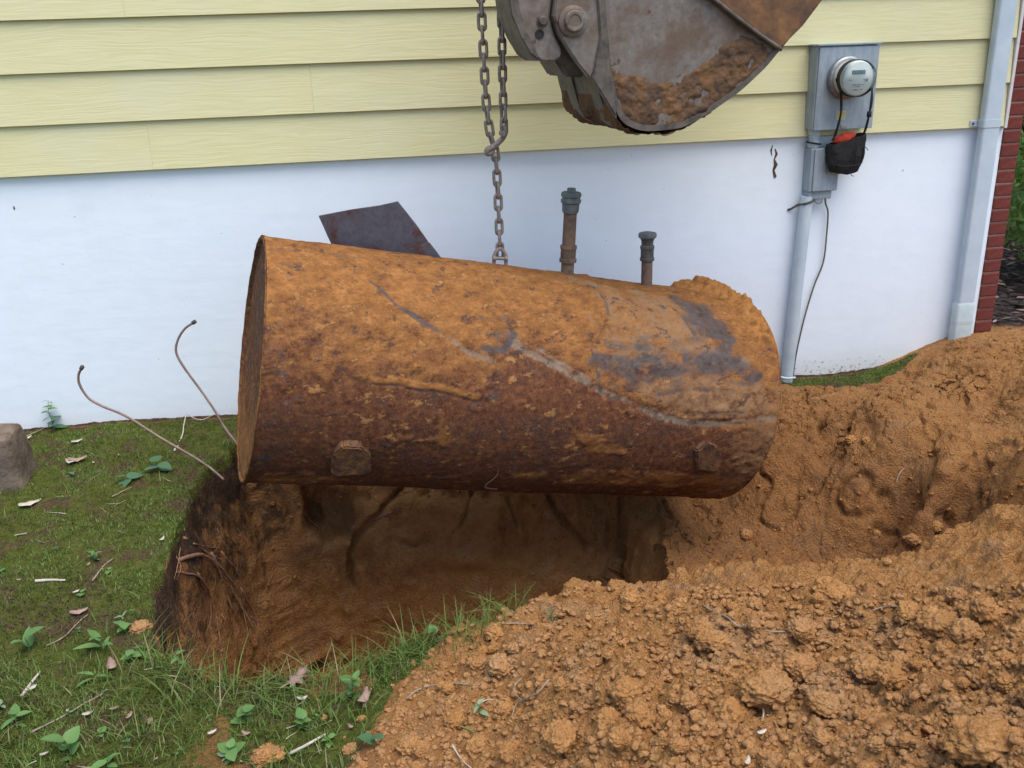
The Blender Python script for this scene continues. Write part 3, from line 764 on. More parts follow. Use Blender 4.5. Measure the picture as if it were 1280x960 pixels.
# ---- downspout
ds = empty('downspout', (3.108, -.045, .03)); tag(ds, 'pale grey rectangular downspout strapped to the house corner beside the bricks', 'downspout')
def rect_ring(x0, x1, y0, y1, r, nb=5):
    P = []
    for (cx, cy, a0) in ((x1 - r, y1 - r, 0), (x0 + r, y1 - r, 90), (x0 + r, y0 + r, 180), (x1 - r, y0 + r, 270)):
        for k in range(nb): a = math.radians(a0 + 90 * k / (nb - 1)); P.append((cx + r * math.cos(a), cy + r * math.sin(a)))
    return P
def extr_ring(rings):
    """list of (ring, z, dx, dy)"""
    V = []; F = []; n = len(rings[0][0])
    for R_, z, dx, dy in rings: V += [(x + dx, y + dy, z) for x, y in R_]
    for i in range(len(rings) - 1):
        for k in range(n): F.append((i * n + k, i * n + (k + 1) % n, (i + 1) * n + (k + 1) % n, (i + 1) * n + k))
    F.append(tuple(range(n))[::-1]); F.append(tuple((len(rings) - 1) * n + k for k in range(n)))
    return V, F
R1 = rect_ring(3.060, 3.154, -.086, -.036, .012)
V, F = extr_ring([(R1, .26, 0, 0), (R1, .8, 0, 0), (R1, 1.5, 0, 0), (R1, 2.7, 0, 0)])
shade_auto(add('pipe_body', V, F, M['metal_paint'], ds), 60)
R2 = rect_ring(3.055, 3.159, -.092, -.030, .014)
V, F = extr_ring([(R2, -.12, 0, 0), (R2, .10, 0, 0), (R2, .268, 0, 0), (rect_ring(3.058, 3.156, -.089, -.033, .013), .278, 0, 0)])
shade_auto(add('adapter', V, F, M['adapter'], ds), 60)
R3 = rect_ring(3.054, 3.160, -.093, -.030, .014)
V, F = extr_ring([(R3, .165, 0, 0), (R3, .185, 0, 0)]); shade_auto(add('adapter_band', V, F, M['adapter'], ds), 60)
V, F = extr_ring([(rect_ring(3.057, 3.157, -.089, -.031, .012), 1.185, 0, 0), (rect_ring(3.057, 3.157, -.089, -.031, .012), 1.222, 0, 0)]); st_ = add('strap', V, F, M['metal_paint'], ds); shade_auto(st_, 60)
add_bm('strap_tab', box_bm(3.020, 3.059, -.036, -.031, 1.187, 1.220, .002, 1), M['metal_paint'], st_)
V, F = lathe([(.0, -.012), (.004, -.010), (.0055, -.006), (.0055, 0)], (3.034, -.036, 1.204), (0, 1, 0), 10); add('screw', V, F, M['pipe_dark'], st_)

# ---- electric meter
mb = empty('electric_meter', (2.29, -.05, 1.21)); tag(mb, 'grey metal electric meter box with round glass meter on the yellow siding', 'electric meter')
enc = add_bm('enclosure', box_bm(2.140, 2.440, -.105, -.0125, 1.217, 1.596, .004, 2), M['enclosure'], mb)
add_bm('cover', box_bm(2.146, 2.446, -.114, -.1055, 1.215, 1.590, .003, 2), M['enclosure'], mb)
add_bm('rain_hood', box_bm(2.133, 2.452, -.121, -.0125, 1.5965, 1.606, .003, 2), M['enclosure'], mb)
add_bm('latch_tab', box_bm(2.28, 2.31, -.119, -.1145, 1.221, 1.236, .002, 1), M['meter_ring'], mb)
MC = (2.286, -.114, 1.452); ax = (0, -1, 0)
V, F = lathe([(.080, 0), (.094, .002), (.097, .010), (.096, .026), (.090, .032), (.080, .033)], MC, ax, 48); shade_auto(add('meter_ring', V, F, M['meter_ring'], mb), 40)
V, F = lathe([(.079, .030), (.080, .034), (.080, .066), (.078, .069)], MC, ax, 48); shade_auto(add('meter_base', V, F, M['meter_body'], mb), 40)
V, F = lathe([(.079, .069), (.0835, .070), (.0835, .092), (.079, .094)], MC, ax, 48); shade_auto(add('gasket', V, F, M['rubber'], mb), 40)
V, F = lathe([(.078, .093), (.0785, .112), (.074, .119), (.0, .119)], MC, ax, 48); face_ = shade_auto(add('meter_dial', V, F, M['meter_face'], mb), 40)
V, F = lathe([(.0825, .094), (.0825, .128), (.079, .137), (.070, .141), (.0, .143)], MC, ax, 48); shade_auto(add('glass_cover', V, F, M['glass'], mb), 60)
yf = -.114 - .1205
disp = add_bm('display', box_bm(2.252, 2.318, yf - .001, yf + .002, 1.470, 1.489, .001, 1), M['lcd'], face_)
for k in range(5):
    x = 2.258 + k * .0115
    add_bm('display_digit', box_bm(x, x + .0075, yf - .0022, yf - .0012, 1.4735, 1.4855), M['ink'], face_)
for (x0, x1, z) in ((2.240, 2.262, 1.444), (2.300, 2.340, 1.445), (2.255, 2.315, 1.422), (2.262, 2.300, 1.414), (2.318, 2.338, 1.438), (2.262, 2.31, 1.400)):
    n_ = max(2, int((x1 - x0) / .006))
    for q in range(n_):
        if random.random() < .8: add_bm('dial_mark', box_bm(x0 + q * .006, x0 + q * .006 + random.uniform(.002, .0045), yf - .0006, yf + .001, z, z + random.uniform(.002, .005)), M['ink'], face_)
stk = add_bm('sticker', box_bm(2.255, 2.302, -.1155, -.1142, 1.262, 1.30), M['yellow'], mb)
for z in (1.268, 1.276, 1.284, 1.292): add_bm('sticker_line', box_bm(2.259, 2.297, -.1163, -.1156, z, z + .002), M['ink'], stk)

# ---- conduit, connector, switch box
dbx = empty('disconnect_box', (2.23, -.05, .88)); tag(dbx, 'small grey switch box under the electric meter behind the black pouch', 'switch box')
b_ = add_bm('box_body', box_bm(2.160, 2.303, -.080, -.002, .917, 1.128, .006, 2), M['enclosure'], dbx)
add_bm('lid', box_bm(2.176, 2.306, -.089, -.0805, .920, 1.125, .004, 2), M['enclosure'], dbx)
add_bm('hub', box_bm(2.168, 2.288, -.072, -.002, .878, .9165, .006, 2), M['enclosure'], dbx)
V, F = tube(catmull([(2.20, -.06, .90), (2.203, -.072, .868), (2.222, -.074, .856), (2.240, -.070, .866), (2.243, -.06, .90)], 5), .0016, 6); add('wire_loop', V, F, M['rubber'], dbx)
V, F = lathe([(.026, 0), (.029, .004), (.029, .03), (.025, .032), (.025, .060), (.030, .062), (.030, .088)], (2.185, -.045, 1.129), (0, 0, 1), 24); cn = shade_auto(add('connector', V, F, M['conduit'], dbx), 40)
V, F = tube([(2.185 + .0335 * math.cos(a), -.045 + .0335 * math.sin(a), 1.150 - .006 * math.cos(a)) for a in np.linspace(0, 2 * PI, 28, endpoint=False)], .0042, 6, closed=True); add('cable_tie', V, F, M['rubber'], cn)
p1 = on_y((1008, 251), -.045); p2 = on_y((983, 476), -.045); dv_ = (p1 - p2) / np.linalg.norm(p1 - p2)
co = empty('conduit_pipe', p2); tag(co, 'grey electrical conduit pipe running down the white wall into the ground', 'conduit')
V, F = lathe([(.031, -.2), (.031, .98)], p2, dv_, 28); shade_auto(add('pipe_body', V, F, M['conduit'], co), 40)
q = p1 + dv_ * -.02
V, F = tube([(q[0] - .075, -.003, q[2] - .028), (q[0] - .06, -.010, q[2] - .022), (q[0] - .036, -.03, q[2] + .0), (q[0] - .02, -.073, q[2] + .01), (q[0] + .01, -.081, q[2] + .02), (q[0] + .035, -.06, q[2] + .026)], .006, 6); add('pipe_clamp', V, F, M['pipe_dark'], co)
V, F = tube(catmull([on_y((974, 471), -.09), on_y((984, 473), -.105), on_y((994, 472), -.09)], 4), .006, 6); add('base_clamp', V, F, M['conduit'], co)
V, F = tube(catmull([on_y((1031, 240), -.04), on_y((1032, 254), -.03), on_y((1035, 266), -.02), on_y((1033, 296), -.02), on_y((1029, 328), -.016), on_y((1018, 356), -.016), on_y((1008, 388), -.016), on_y((1000, 420), -.016), on_y((994, 450), -.02), on_y((990, 484), -.03)], 6), .0042, 7)
tag(add('ground_wire', V, F, M['wire'], base=on_y((990, 472), -.03)), 'thin brown wire curving down the white wall beside the conduit', 'wire')

# ---- black pouch hung on the meter
pouch = empty('tool_pouch', (2.318, -.115, 1.02)); tag(pouch, 'black fabric tool pouch hanging by straps from the round electric meter', 'pouch')
nu, nv_ = 36, 22; V = []
for j in range(nv_):
    t = j / (nv_ - 1)
    z = 1.022 + .152 * t
    hw_ = .100 * (1 - .30 * (1 - t) ** 4) * (1 - .06 * t); hd = .050 * (1 - .45 * (1 - t) ** 3) * (1 - .25 * t)
    for i in range(nu):
        a = 2 * PI * i / nu; ca, sa = math.cos(a), math.sin(a)
        ex = .62
        x = 2.319 + hw_ * math.copysign(abs(ca) ** ex, ca); y = -.112 + hd * math.copysign(abs(sa) ** ex, sa)
        V.append((x, y, z + .018 * (x - 2.319) / .1 * t - .022 * (1 - t) ** 2 * (1 - (abs(x - 2.319) / .1)) - .010 * ((x - 2.319) / .1 < 0) * t))
V = np.array(V); V += .006 * np.stack([vnoise(V, 24, k) for k in (1, 2, 3)], -1) + .0022 * np.stack([vnoise(V, 70, k) for k in (4, 5, 6)], -1)
F = [(j * nu + i, j * nu + (i + 1) % nu, (j + 1) * nu + (i + 1) % nu, (j + 1) * nu + i) for j in range(nv_ - 1) for i in range(nu)] + [tuple(range(nu))[::-1]]
nV = len(V); c_ = V[(nv_ - 1) * nu:].mean(0); inner = V[(nv_ - 1) * nu:] * .9 + c_ * .1; floor_ = inner - [0, 0, .06]
V = np.concatenate([V, inner, floor_])
F += [((nv_ - 1) * nu + i, (nv_ - 1) * nu + (i + 1) % nu, nV + (i + 1) % nu, nV + i) for i in range(nu)]
F += [(nV + i, nV + (i + 1) % nu, nV + nu + (i + 1) % nu, nV + nu + i) for i in range(nu)] + [tuple(nV + nu + i for i in range(nu))]
add('pouch_body', V, F, M['cloth_black'], pouch)
V, F = tube(catmull([(2.255, -.150, 1.05), (2.30, -.168, 1.045), (2.35, -.168, 1.05), (2.39, -.150, 1.06), (2.395, -.148, 1.13)], 5), .0035, 6); add('piping', V, F, M['cloth_black'], pouch)
V, F = tube(catmull([(2.345, -.165, 1.04), (2.345, -.169, 1.09), (2.347, -.163, 1.15)], 5), .003, 6); add('seam', V, F, M['cloth_black'], pouch)
for (x, pts) in ((0, [(2.243, -.12, 1.165), (2.243, -.150, 1.21), (2.247, -.172, 1.30), (2.228, -.185, 1.40), (2.205, -.190, 1.44), (2.200, -.192, 1.455)]), (1, [(2.398, -.12, 1.18), (2.395, -.150, 1.225), (2.385, -.19, 1.32), (2.384, -.192, 1.38), (2.374, -.192, 1.44)])):
    P = catmull(pts, 6)
    wv = np.array([.006, 0, 0]); Vs = []; Fs = []
    for i, p in enumerate(P):
        tw = .5 * math.sin(i * .7 + x); dx = np.array([.006 * math.cos(tw), .006 * math.sin(tw), 0]); dn = np.array([-math.sin(tw), math.cos(tw), 0]) * .0015
        Vs += [p - dx - dn, p + dx - dn, p + dx + dn, p - dx + dn]
        if i:
            for k in range(4): Fs.append((4 * i - 4 + k, 4 * i - 4 + (k + 1) % 4, 4 * i + (k + 1) % 4, 4 * i + k))
    add('strap', Vs, Fs, M['rubber'], pouch)
V, F = lathe([(.008, -.014), (.011, -.012), (.011, .012), (.008, .014)], (2.388, -.178, 1.285), (0, 0, 1), 12); add('buckle', V, F, M['rubber'], pouch)
for (a, b, c_) in (((2.33, -.15, 1.02), (2.338, -.16, 1.0), (2.350, -.158, .995)), ((2.225, -.13, 1.05), (2.210, -.14, 1.028), (2.215, -.15, 1.012)), ((2.41, -.13, 1.13), (2.418, -.14, 1.118), (2.422, -.14, 1.112))):
    V, F = tube(catmull([a, b, c_], 4), .0018, 5); add('loose_thread', V, F, M['rubber'], pouch)
# crumpled red cloth in its mouth
nu, nv_ = 40, 20; th = np.linspace(0, 2 * PI, nu, endpoint=False); ph = np.linspace(-PI / 2, PI / 2, nv_)
TH, PH = np.meshgrid(th, ph, indexing='ij')
Vr = np.stack([2.302 + .056 * np.cos(TH) * np.cos(PH), -.118 + .030 * np.sin(TH) * np.cos(PH), 1.172 + .024 * np.sin(PH) + .20 * .068 * np.cos(TH) * np.cos(PH)], -1).reshape(-1, 3)
Vr += (.010 * np.abs(fbm(Vr * [1, 1, 2.0], 34, 3, 7)))[:, None] * np.array([.3, -.6, 1.0])
tag(add_fast('red_cloth', Vr, grid_faces(nu, nv_, True), M['cloth_red'], base=(2.305, -.118, 1.15)), 'crumpled red cloth sticking out of the black pouch', 'cloth')

# ================================================================== TANK
TL = np.array([-0.47789, -1.01299, 0.57908]); TR = np.array([1.47970, -.70192, .13163])
TA = TR - TL; TLEN = np.linalg.norm(TA); TA /= TLEN
TS = np.array([.15694, -.98761, 0]); TS -= TA * TS.dot(TA); TS /= np.linalg.norm(TS)
TWv = np.cross(TS, TA); TWv = TWv if TWv[2] > 0 else -TWv
RAD = .4575
def tank_pt(a, th, r=RAD):
    return TL + TA * a + r * (math.cos(th) * TS + math.sin(th) * TWv)
def tank_hit(px):
    """place on the shell under a picture point: metres along the axis, metres round the shell"""
    d = ray(px); d = d / np.linalg.norm(d); o = CAM - TL
    dp = d - TA * d.dot(TA); op = o - TA * o.dot(TA)
    A = dp.dot(dp); B = 2 * dp.dot(op); Cc = op.dot(op) - RAD ** 2; D = B * B - 4 * A * Cc
    t = (-B - math.sqrt(max(D, 0))) / (2 * A); p = o + d * t
    return p.dot(TA), RAD * math.atan2(p.dot(TWv), p.dot(TS))
tank = empty('oil_tank', TL + TA * TLEN / 2 - np.array([0, 0, RAD])); tag(tank, 'rusty clay-caked steel oil tank hanging by a chain over the pit', 'oil tank')
NA, NTH = 440, 560
av = np.linspace(0, TLEN, NA); tv = np.linspace(-PI, PI, NTH, endpoint=False)
AA, TT = np.meshgrid(av, tv, indexing='ij'); VV = TT * RAD
Q3 = (TL + AA[..., None] * TA + RAD * (np.cos(TT)[..., None] * TS + np.sin(TT)[..., None] * TWv))
PATCHY = np.clip(.78 + .75 * fbm(Q3 * np.array([1, 1, 1.6]), 16, 5, 77, .65), .15, 1.0)
SPK = fbm(Q3, 60, 3, 401) * 2; SPK2 = fbm(Q3, 60, 3, 402) * 2
def hits(L): return [tank_hit(p) for p in L]
wob = .026 * fbm(Q3, 8, 6, 3, .62); wob2 = .026 * fbm(Q3, 8, 6, 9, .62)
Aw, Vw = AA + wob, VV + wob2
def region(L): return poly_sd(Aw, Vw, hits(L))[0]
def stroke(L, w_, soft=.6):
    ws = [w_] * len(L) if np.isscalar(w_) else w_
    d = polyline_d(.45 * Aw + .55 * AA, .45 * Vw + .55 * VV, hits(L), ws); return (1 - smooth(1 - soft, 1.5 + soft * .6, d)) * PATCHY
bl = hits([(322, 500), (400, 480), (465, 480), (540, 489), (600, 503), (624, 475), (642, 444), (690, 470), (745, 492), (800, 513), (850, 530), (960, 540)])
vb = np.interp(Aw, [b[0] for b in bl], [b[1] for b in bl])
up = VV - vb
clay = .24 + .30 * smooth(-.05, .08, up) + .22 * smooth(.05, .40, up)
clay += .30 * smooth(TLEN * .84, TLEN * .97, Aw) * (1 - smooth(0, .1, up)) - .10 * smooth(.30, .0, Aw) * (1 - smooth(.25, .45, up))
clay = np.where(np.abs(TT) > 1.9, .45, clay)
for L in ([(312, 598), (330, 588), (380, 585), (440, 600), (380, 606), (330, 606)], [(690, 595), (740, 583), (830, 588), (900, 590), (900, 610), (800, 608), (700, 606)], [(630, 590), (680, 586), (690, 600), (640, 604)], [(480, 545), (580, 540), (585, 552), (490, 556)],
          [(700, 530), (760, 545), (800, 570), (740, 575)], [(540, 515), (560, 512), (562, 560), (548, 560)]):
    clay += .34 * smooth(-.01, .03, region(L))
crust_seam = stroke([(466, 479), (500, 481), (540, 487), (575, 495), (597, 501)], .006, .5)
clay += .5 * stroke([(466, 476), (500, 478), (540, 484), (575, 491), (597, 497)], .010, .6)
pale = .62 * (.35 + .65 * PATCHY) * smooth(-.02, .03, region([(736, 364), (800, 366), (852, 372), (885, 410), (898, 440), (850, 450), (800, 446), (745, 436), (758, 402)]))
pale = np.maximum(pale, .55 * smooth(-.02, .05, region([(760, 478), (850, 462), (960, 470), (968, 530), (850, 524)])))
pale = np.maximum(pale, .50 * smooth(TLEN * .86, TLEN * .96, Aw) * smooth(.35, .0, VV) * smooth(-.62, -.4, VV))
pale = np.maximum(pale, .7 * stroke([(700, 350), (760, 362), (800, 366)], .03))
grey = np.zeros_like(AA); black = np.zeros_like(AA)
for L, w_, s_ in (([(560, 424), (600, 448), (616, 452)], .012, .8), ([(642, 430), (690, 455), (748, 486)], .013, 1.0), ([(660, 428), (700, 452), (744, 478)], .008, .8), ([(748, 486), (800, 510), (850, 527), (905, 530), (966, 522)], .014, .9),
                  ([(790, 505), (850, 518), (940, 518)], .010, .6), ([(730, 392), (752, 420), (742, 440)], .012, .5), ([(600, 385), (640, 400)], .02, .4), ([(820, 440), (880, 436), (930, 455)], .03, .9), ([(770, 450), (830, 452), (900, 440)], .03, .8), ([(780, 420), (850, 425)], .025, .5), ([(640, 415), (655, 438)], .016, .8)):
    grey = np.maximum(grey, s_ * stroke(L, w_))
for L, w_, s_ in (([(460, 351), (478, 366), (500, 384), (530, 402), (553, 418)], [.006, .009, .006, .015, .008], 1.0), ([(740, 440), (746, 462), (752, 490)], .008, .9), ([(744, 448), (775, 468), (810, 474), (850, 461), (900, 456), (940, 470)], [.012, .024, .018, .016, .014, .018], .95),
                  ([(846, 374), (875, 395), (903, 425), (920, 450)], [.04, .085, .07, .03], 1.1), ([(750, 446), (800, 462), (860, 448), (930, 462)], [.02, .04, .03, .03], .6), ([(843, 388), (862, 405), (868, 418)], [.012, .024, .014], .8), ([(602, 402), (632, 398), (644, 418), (628, 440), (602, 436)], [.010, .013, .015, .018, .012], .85),
                  ([(820, 492), (870, 486), (915, 490)], .010, .7), ([(760, 478), (810, 486)], .010, .7), ([(920, 455), (945, 462)], .02, .8), ([(620, 465), (612, 500)], .015, .6), ([(745, 452), (790, 464), (850, 452), (905, 455), (945, 470)], [.03, .06, .055, .05, .03], 1.0), ([(760, 430), (820, 436), (900, 420)], .022, .7), ([(800, 425), (850, 432), (895, 425)], .03, .6), ([(840, 480), (890, 474), (940, 478)], .02, .6), ([(600, 415), (635, 420)], .03, .6), ([(790, 380), (830, 390)], .02, .4), ([(655, 520), (690, 560)], .016, .5), ([(340, 312), (400, 316), (470, 326)], .010, .6), ([(330, 440), (345, 500), (335, 560)], .03, .5), ([(345, 560), (325, 580)], .03, .6),
                  ([(466, 481), (500, 483), (540, 489), (575, 497), (597, 503)], .0045, .9), ([(598, 505), (618, 498)], .018, .8), ([(640, 560), (642, 590)], .005, .9), ([(380, 520), (350, 545)], .02, .6),
                  ([(420, 322), (470, 325), (530, 330)], .006, .7), ([(505, 321), (550, 328)], .011, .8), ([(600, 345), (640, 352)], .012, .6), ([(355, 330), (372, 338)], .014, .7), ([(740, 360), (757, 380), (760, 395)], .008, .7)):
    black = np.maximum(black, s_ * stroke(L, w_))
for (px, py, r_) in ((360, 345, .02), (376, 415, .012), (382, 432, .013), (385, 402, .010), (405, 320, .010), (430, 335, .016), (460, 325, .010), (585, 345, .016), (350, 440, .025), (345, 408, .02), (357, 398, .012), (600, 398, .016), (400, 330, .012), (352, 470, .03), (362, 500, .03), (640, 375, .010), (555, 372, .008), (520, 440, .012), (470, 430, .010), (830, 385, .02)):
    a0, v0 = tank_hit((px, py)); black = np.maximum(black, .75 * PATCHY * (1 - smooth(.2, 1.3, np.hypot((Aw - a0) * .8 + .5 * r_ * SPK, Vw - v0 + .5 * r_ * SPK2) / r_)))
belly_shade = smooth(-.50, -.58, VV) * smooth(-1.25, -.8, VV) * smooth(.35, .6, Aw)  # underside shade painted into the black mask along the belly
black = np.maximum(black, .75 * belly_shade); clay = clay - .25 * belly_shade
seedn = fbm(Q3, 16, 5, 12)
cmask = smooth(.40, .60, clay + .5 * seedn)
disp = .0045 * cmask + .0022 * seedn * (.4 + cmask) + .0016 * fbm(Q3, 60, 4, 14) + .005 * fbm(Q3, 2.2, 2, 15)
disp += .006 * smooth(-.005, .01, -region([(736, 340), (758, 402), (742, 440), (640, 432), (600, 400), (600, 340)]) * -1) * cmask * smooth(.1, .3, up)
disp -= .005 * np.maximum(grey, black * .6) * smooth(0, .02, up + .1)
# the thin rolled rim at the left end
disp += .004 * smooth(.03, .0, AA)
SH = TL + AA[..., None] * TA + (RAD + disp)[..., None] * (np.cos(TT)[..., None] * TS + np.sin(TT)[..., None] * TWv)
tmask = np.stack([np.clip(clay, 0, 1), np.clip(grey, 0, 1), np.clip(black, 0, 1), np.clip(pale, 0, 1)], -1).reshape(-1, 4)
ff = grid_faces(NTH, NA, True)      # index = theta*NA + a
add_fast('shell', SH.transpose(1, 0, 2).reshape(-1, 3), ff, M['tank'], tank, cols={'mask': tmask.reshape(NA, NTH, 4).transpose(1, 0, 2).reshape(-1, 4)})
# left head: set back inside a rim lip, caked with earth towards the bottom
prof = [(RAD + .003, .0), (RAD + .001, -.004), (RAD - .010, -.004), (RAD - .013, .004), (RAD - .016, .012), (RAD - .03, .014)] + [(RAD - .03 - (RAD - .03) * k / 14, .014) for k in range(1, 15)]
V = []; NS = 120
for r_, h_ in prof:
    for k in range(NS):
        th = 2 * PI * k / NS; low_ = max(0, -math.sin(th))
        V.append(tank_pt(h_ - .012 * low_ * (1 if h_ > .011 else 0) * smooth(.18, .42, np.array(r_)), th, r_))
V = np.array(V); V += (.004 * fbm(V, 30, 4, 4))[:, None] * TA
F = [(i * NS + k, i * NS + (k + 1) % NS, (i + 1) * NS + (k + 1) % NS, (i + 1) * NS + k) for i in range(len(prof) - 1) for k in range(NS)]
nrm_c = np.zeros((len(V), 4)); nrm_c[:, 0] = np.array([.36 + .5 * max(0, -math.sin(2 * PI * (i % NS) / NS) - .25) * (1 if prof[i // NS][0] > .30 else .3) + (.25 * max(0, math.cos(2 * PI * (i % NS) / NS)) if prof[i // NS][1] < .01 else 0) for i in range(len(V))])
nrm_c[:, 2] = np.array([.30 * max(0, math.sin(2 * PI * (i % NS) / NS) + .6) for i in range(len(V))])
add_fast('end_cap', V, F, M['tank'], tank, cols={'mask': nrm_c})
# right head: dished
prof = [(RAD + .002, TLEN), (RAD - .004, TLEN + .012), (RAD - .03, TLEN + .03), (RAD * .75, TLEN + .05), (RAD * .4, TLEN + .062), (0.01, TLEN + .066)]
V, F = lathe(prof, TL, TA, 96)
add_fast('end_cap', np.array(V), np.array([f for f in F if len(f) == 4]), M['tank'], tank, cols={'mask': np.tile([.6, .2, 0, .4], (len(V), 1))})
# support lugs on the flank
def lug(L, out_):
    a0, v0 = tank_hit(L[0]); c_ = tank_hit((sum(p[0] for p in L) / len(L), sum(p[1] for p in L) / len(L)))
    th = c_[1] / RAD; n = math.cos(th) * TS + math.sin(th) * TWv; P = TL + TA * c_[0] + n * (RAD - .02)
    pts = [on_plane(p, P, n) for p in L]
    b = prism_bm(pts, n * out_, .006); 
    bmesh.ops.subdivide_edges(b, edges=b.edges[:], cuts=3, use_grid_fill=True)
    for v in b.verts:
        q = np.array(v.co)[None]; v.co += Vector(n) * .010 * float(fbm(q, 26, 3, 6)[0]) + Vector((.006 * float(vnoise(q, 40, 2)[0]), 0, .004 * float(vnoise(q, 40, 3)[0])))
    o = shade_auto(add_bm('lug', b, M['tank_lug'], tank, True), 25); return o
N = NT('lug_steel'); v_ = N.coord(); n_ = N.noise(v_, 34, 8, .7)
M['tank_lug'] = N.bsdf(N.ramp(n_, [(.3, (.055, .034, .026)), (.45, (.125, .070, .046)), (.58, (.23, .115, .05)), (.75, (.34, .18, .08))]), .95, 0, N.bump(N.noise(v_, 90, 7, .75), 1.0, .012), .04)
lug([(413, 580), (416, 556), (428, 545), (448, 546), (460, 558), (463, 579), (448, 584), (428, 584)], .048)
lug([(867, 582), (866, 556), (878, 546), (892, 552), (898, 568), (894, 583)], .040)
# dark belly seam: shade painted in the shell mask above
# access flap cut out of the top and folded up
def flap_plate(L, P, n, thick, name):
    pts = [on_plane(p, P, n) for p in L]
    return add_bm(name, prism_bm(pts, np.asarray(n) * thick, .0012), M['flap'], tank)
ra, rv = tank_hit((480, 318)); RP = tank_pt(ra, math.radians(112))
n1 = np.array([.30, .93, .22]); n1 /= np.linalg.norm(n1)
flap_plate([(398, 270), (440, 262), (475, 257), (497, 252), (520, 281), (536, 304), (522, 308), (505, 314.5), (478, 330), (424, 326), (410, 297)], RP, n1, .006, 'access_flap')
n2 = n1; RP = RP - n1 * .0085
flap_plate([(536.6, 303.6), (541, 309), (553, 325), (556, 332), (480, 333), (505, 314.3), (522, 307.6)], RP, n2, .006, 'flap_strip')
# fill and vent pipes on the top
def standpipe(name, base_px, top_px, prof_px, mats):
    a0, v0 = tank_hit((base_px[0], base_px[1] + 14)); y0 = tank_pt(a0, math.radians(92))[1]
    Bp = on_y(base_px, y0); Tp = on_y(top_px, y0); ax_ = (Bp - Tp); ln = np.linalg.norm(ax_); ax_ /= ln
    sc = ln / (base_px[1] - top_px[1]); dep = (Tp - CAM).dot(FW); mp = dep / FOC
    par = None
    for nm, mat, pr in prof_px:
        P = [(r_ * mp, (y - top_px[1]) * sc) for r_, y in pr]
        V, F = lathe(P, Tp, ax_, 8 if nm == 'plug' else 28)
        o = shade_auto(add(nm, V, F, M[mat], par if par is not None else tank), 35)
        if par is None: par = o
standpipe('fill_pipe', (708.5, 352), (714.5, 235), [
    ('fill_pipe', 'pipe_rust', [(8.3, 262), (8.4, 300), (8.2, 330), (8.2, 380)]),
    ('plug', 'cap_grey', [(0.1, 235), (5.2, 235), (5.6, 236), (5.8, 241)]),
    ('cap', 'cap_grey', [(5, 239.6), (11.5, 240), (12.8, 241.5), (12.8, 245), (11.3, 246.5), (11.3, 248), (12.8, 249), (12.8, 252.5), (11, 254), (10.6, 263), (9.8, 265), (8, 265)]),
    ('coupling', 'pipe_rust', [(8, 305.5), (10.6, 306), (10.8, 309.5), (9.8, 311), (9.8, 321.5), (11, 322.5), (11, 326.5), (8, 327.5)])], None)
standpipe('vent_pipe', (808, 366), (809.5, 290.5), [
    ('vent_pipe', 'pipe_rust', [(7.0, 318), (7.1, 345), (7.1, 396)]),
    ('vent_cap', 'cap_grey', [(0.1, 289.6), (6, 290), (10.6, 291.2), (11.6, 293), (11.4, 296), (9.4, 297.6)]),
    ('vent_neck', 'pipe_dark', [(9.3, 297), (7.6, 301), (7.4, 306), (8.8, 307), (9, 310), (8.2, 311), (8.2, 321), (9.1, 322), (9.1, 325), (7, 326)])], None)

# soil still clinging to the top of the right end
pl = hits([(866, 366), (890, 371), (904, 380), (916, 400), (928, 425), (944, 440), (955, 436)])
pl = [tuple(p) for p in pl] + [(TLEN + .015, RAD * math.radians(40)), (TLEN + .015, RAD * math.radians(130)), (TLEN * .88, RAD * math.radians(130)), (TLEN * .85, RAD * math.radians(104))]
ca = np.arange(TLEN * .76, TLEN + .02, .0055); ct = np.arange(math.radians(18), math.radians(146), .0055 / RAD)
CA, CT = np.meshgrid(ca, ct, indexing='ij'); Qc = TL + CA[..., None] * TA + RAD * (np.cos(CT)[..., None] * TS + np.sin(CT)[..., None] * TWv)
sdc, _, _ = poly_sd(CA + .02 * fbm(Qc, 14, 3, 2), CT * RAD + .02 * fbm(Qc, 14, 3, 4), pl)
wob = .012
lumps = clods2(CA + wob * vnoise(Qc, 40, 1), CT * RAD + wob * vnoise(Qc, 40, 2), .07, 5, .9) * .8 + clods2(CA, CT * RAD, .032, 6, .9) * .8 + clods2(CA, CT * RAD, .016, 7, .9) * .6
thk = smooth(0, .05, sdc) * (.016 + .030 * smooth(.02, .14, sdc) * smooth(math.radians(35), math.radians(80), CT) + lumps * 1.05 + .010 * fbm(Qc, 26, 4, 9)) - .006
Cc = TL + CA[..., None] * TA + (RAD + thk)[..., None] * (np.cos(CT)[..., None] * TS + np.sin(CT)[..., None] * TWv)
fc = grid_faces(len(ca), len(ct)); keep = (sdc.ravel()[fc] > -.012).any(1)
used = np.unique(fc[keep]); rem = np.full(Cc.shape[0] * Cc.shape[1], -1); rem[used] = np.arange(len(used))
Cv = Cc.reshape(-1, 3)[used]
tag(add_fast('soil_lump', Cv, rem[fc[keep]], M['soil_lump'], base=tank_pt(TLEN * .93, PI / 2)), 'lumpy orange soil still lying on top of the right end of the tank', 'soil lump')
# rootlets hanging off the belly
for i in range(6):
    a0 = random.choice([random.uniform(.15, .5), random.uniform(.4, 1.5)]); P = tank_pt(a0, math.radians(random.uniform(-62, -30)), RAD + .008)
    pts = [P]
    for k in range(3): pts.append(pts[-1] + np.array([random.uniform(-.05, .05), random.uniform(-.012, .003), -random.uniform(.006, .04)]))
    V, F = tube(catmull(pts, 4), random.uniform(.0008, .0018), 5); add('rootlet', V, F, M['tank_dark'], tank)

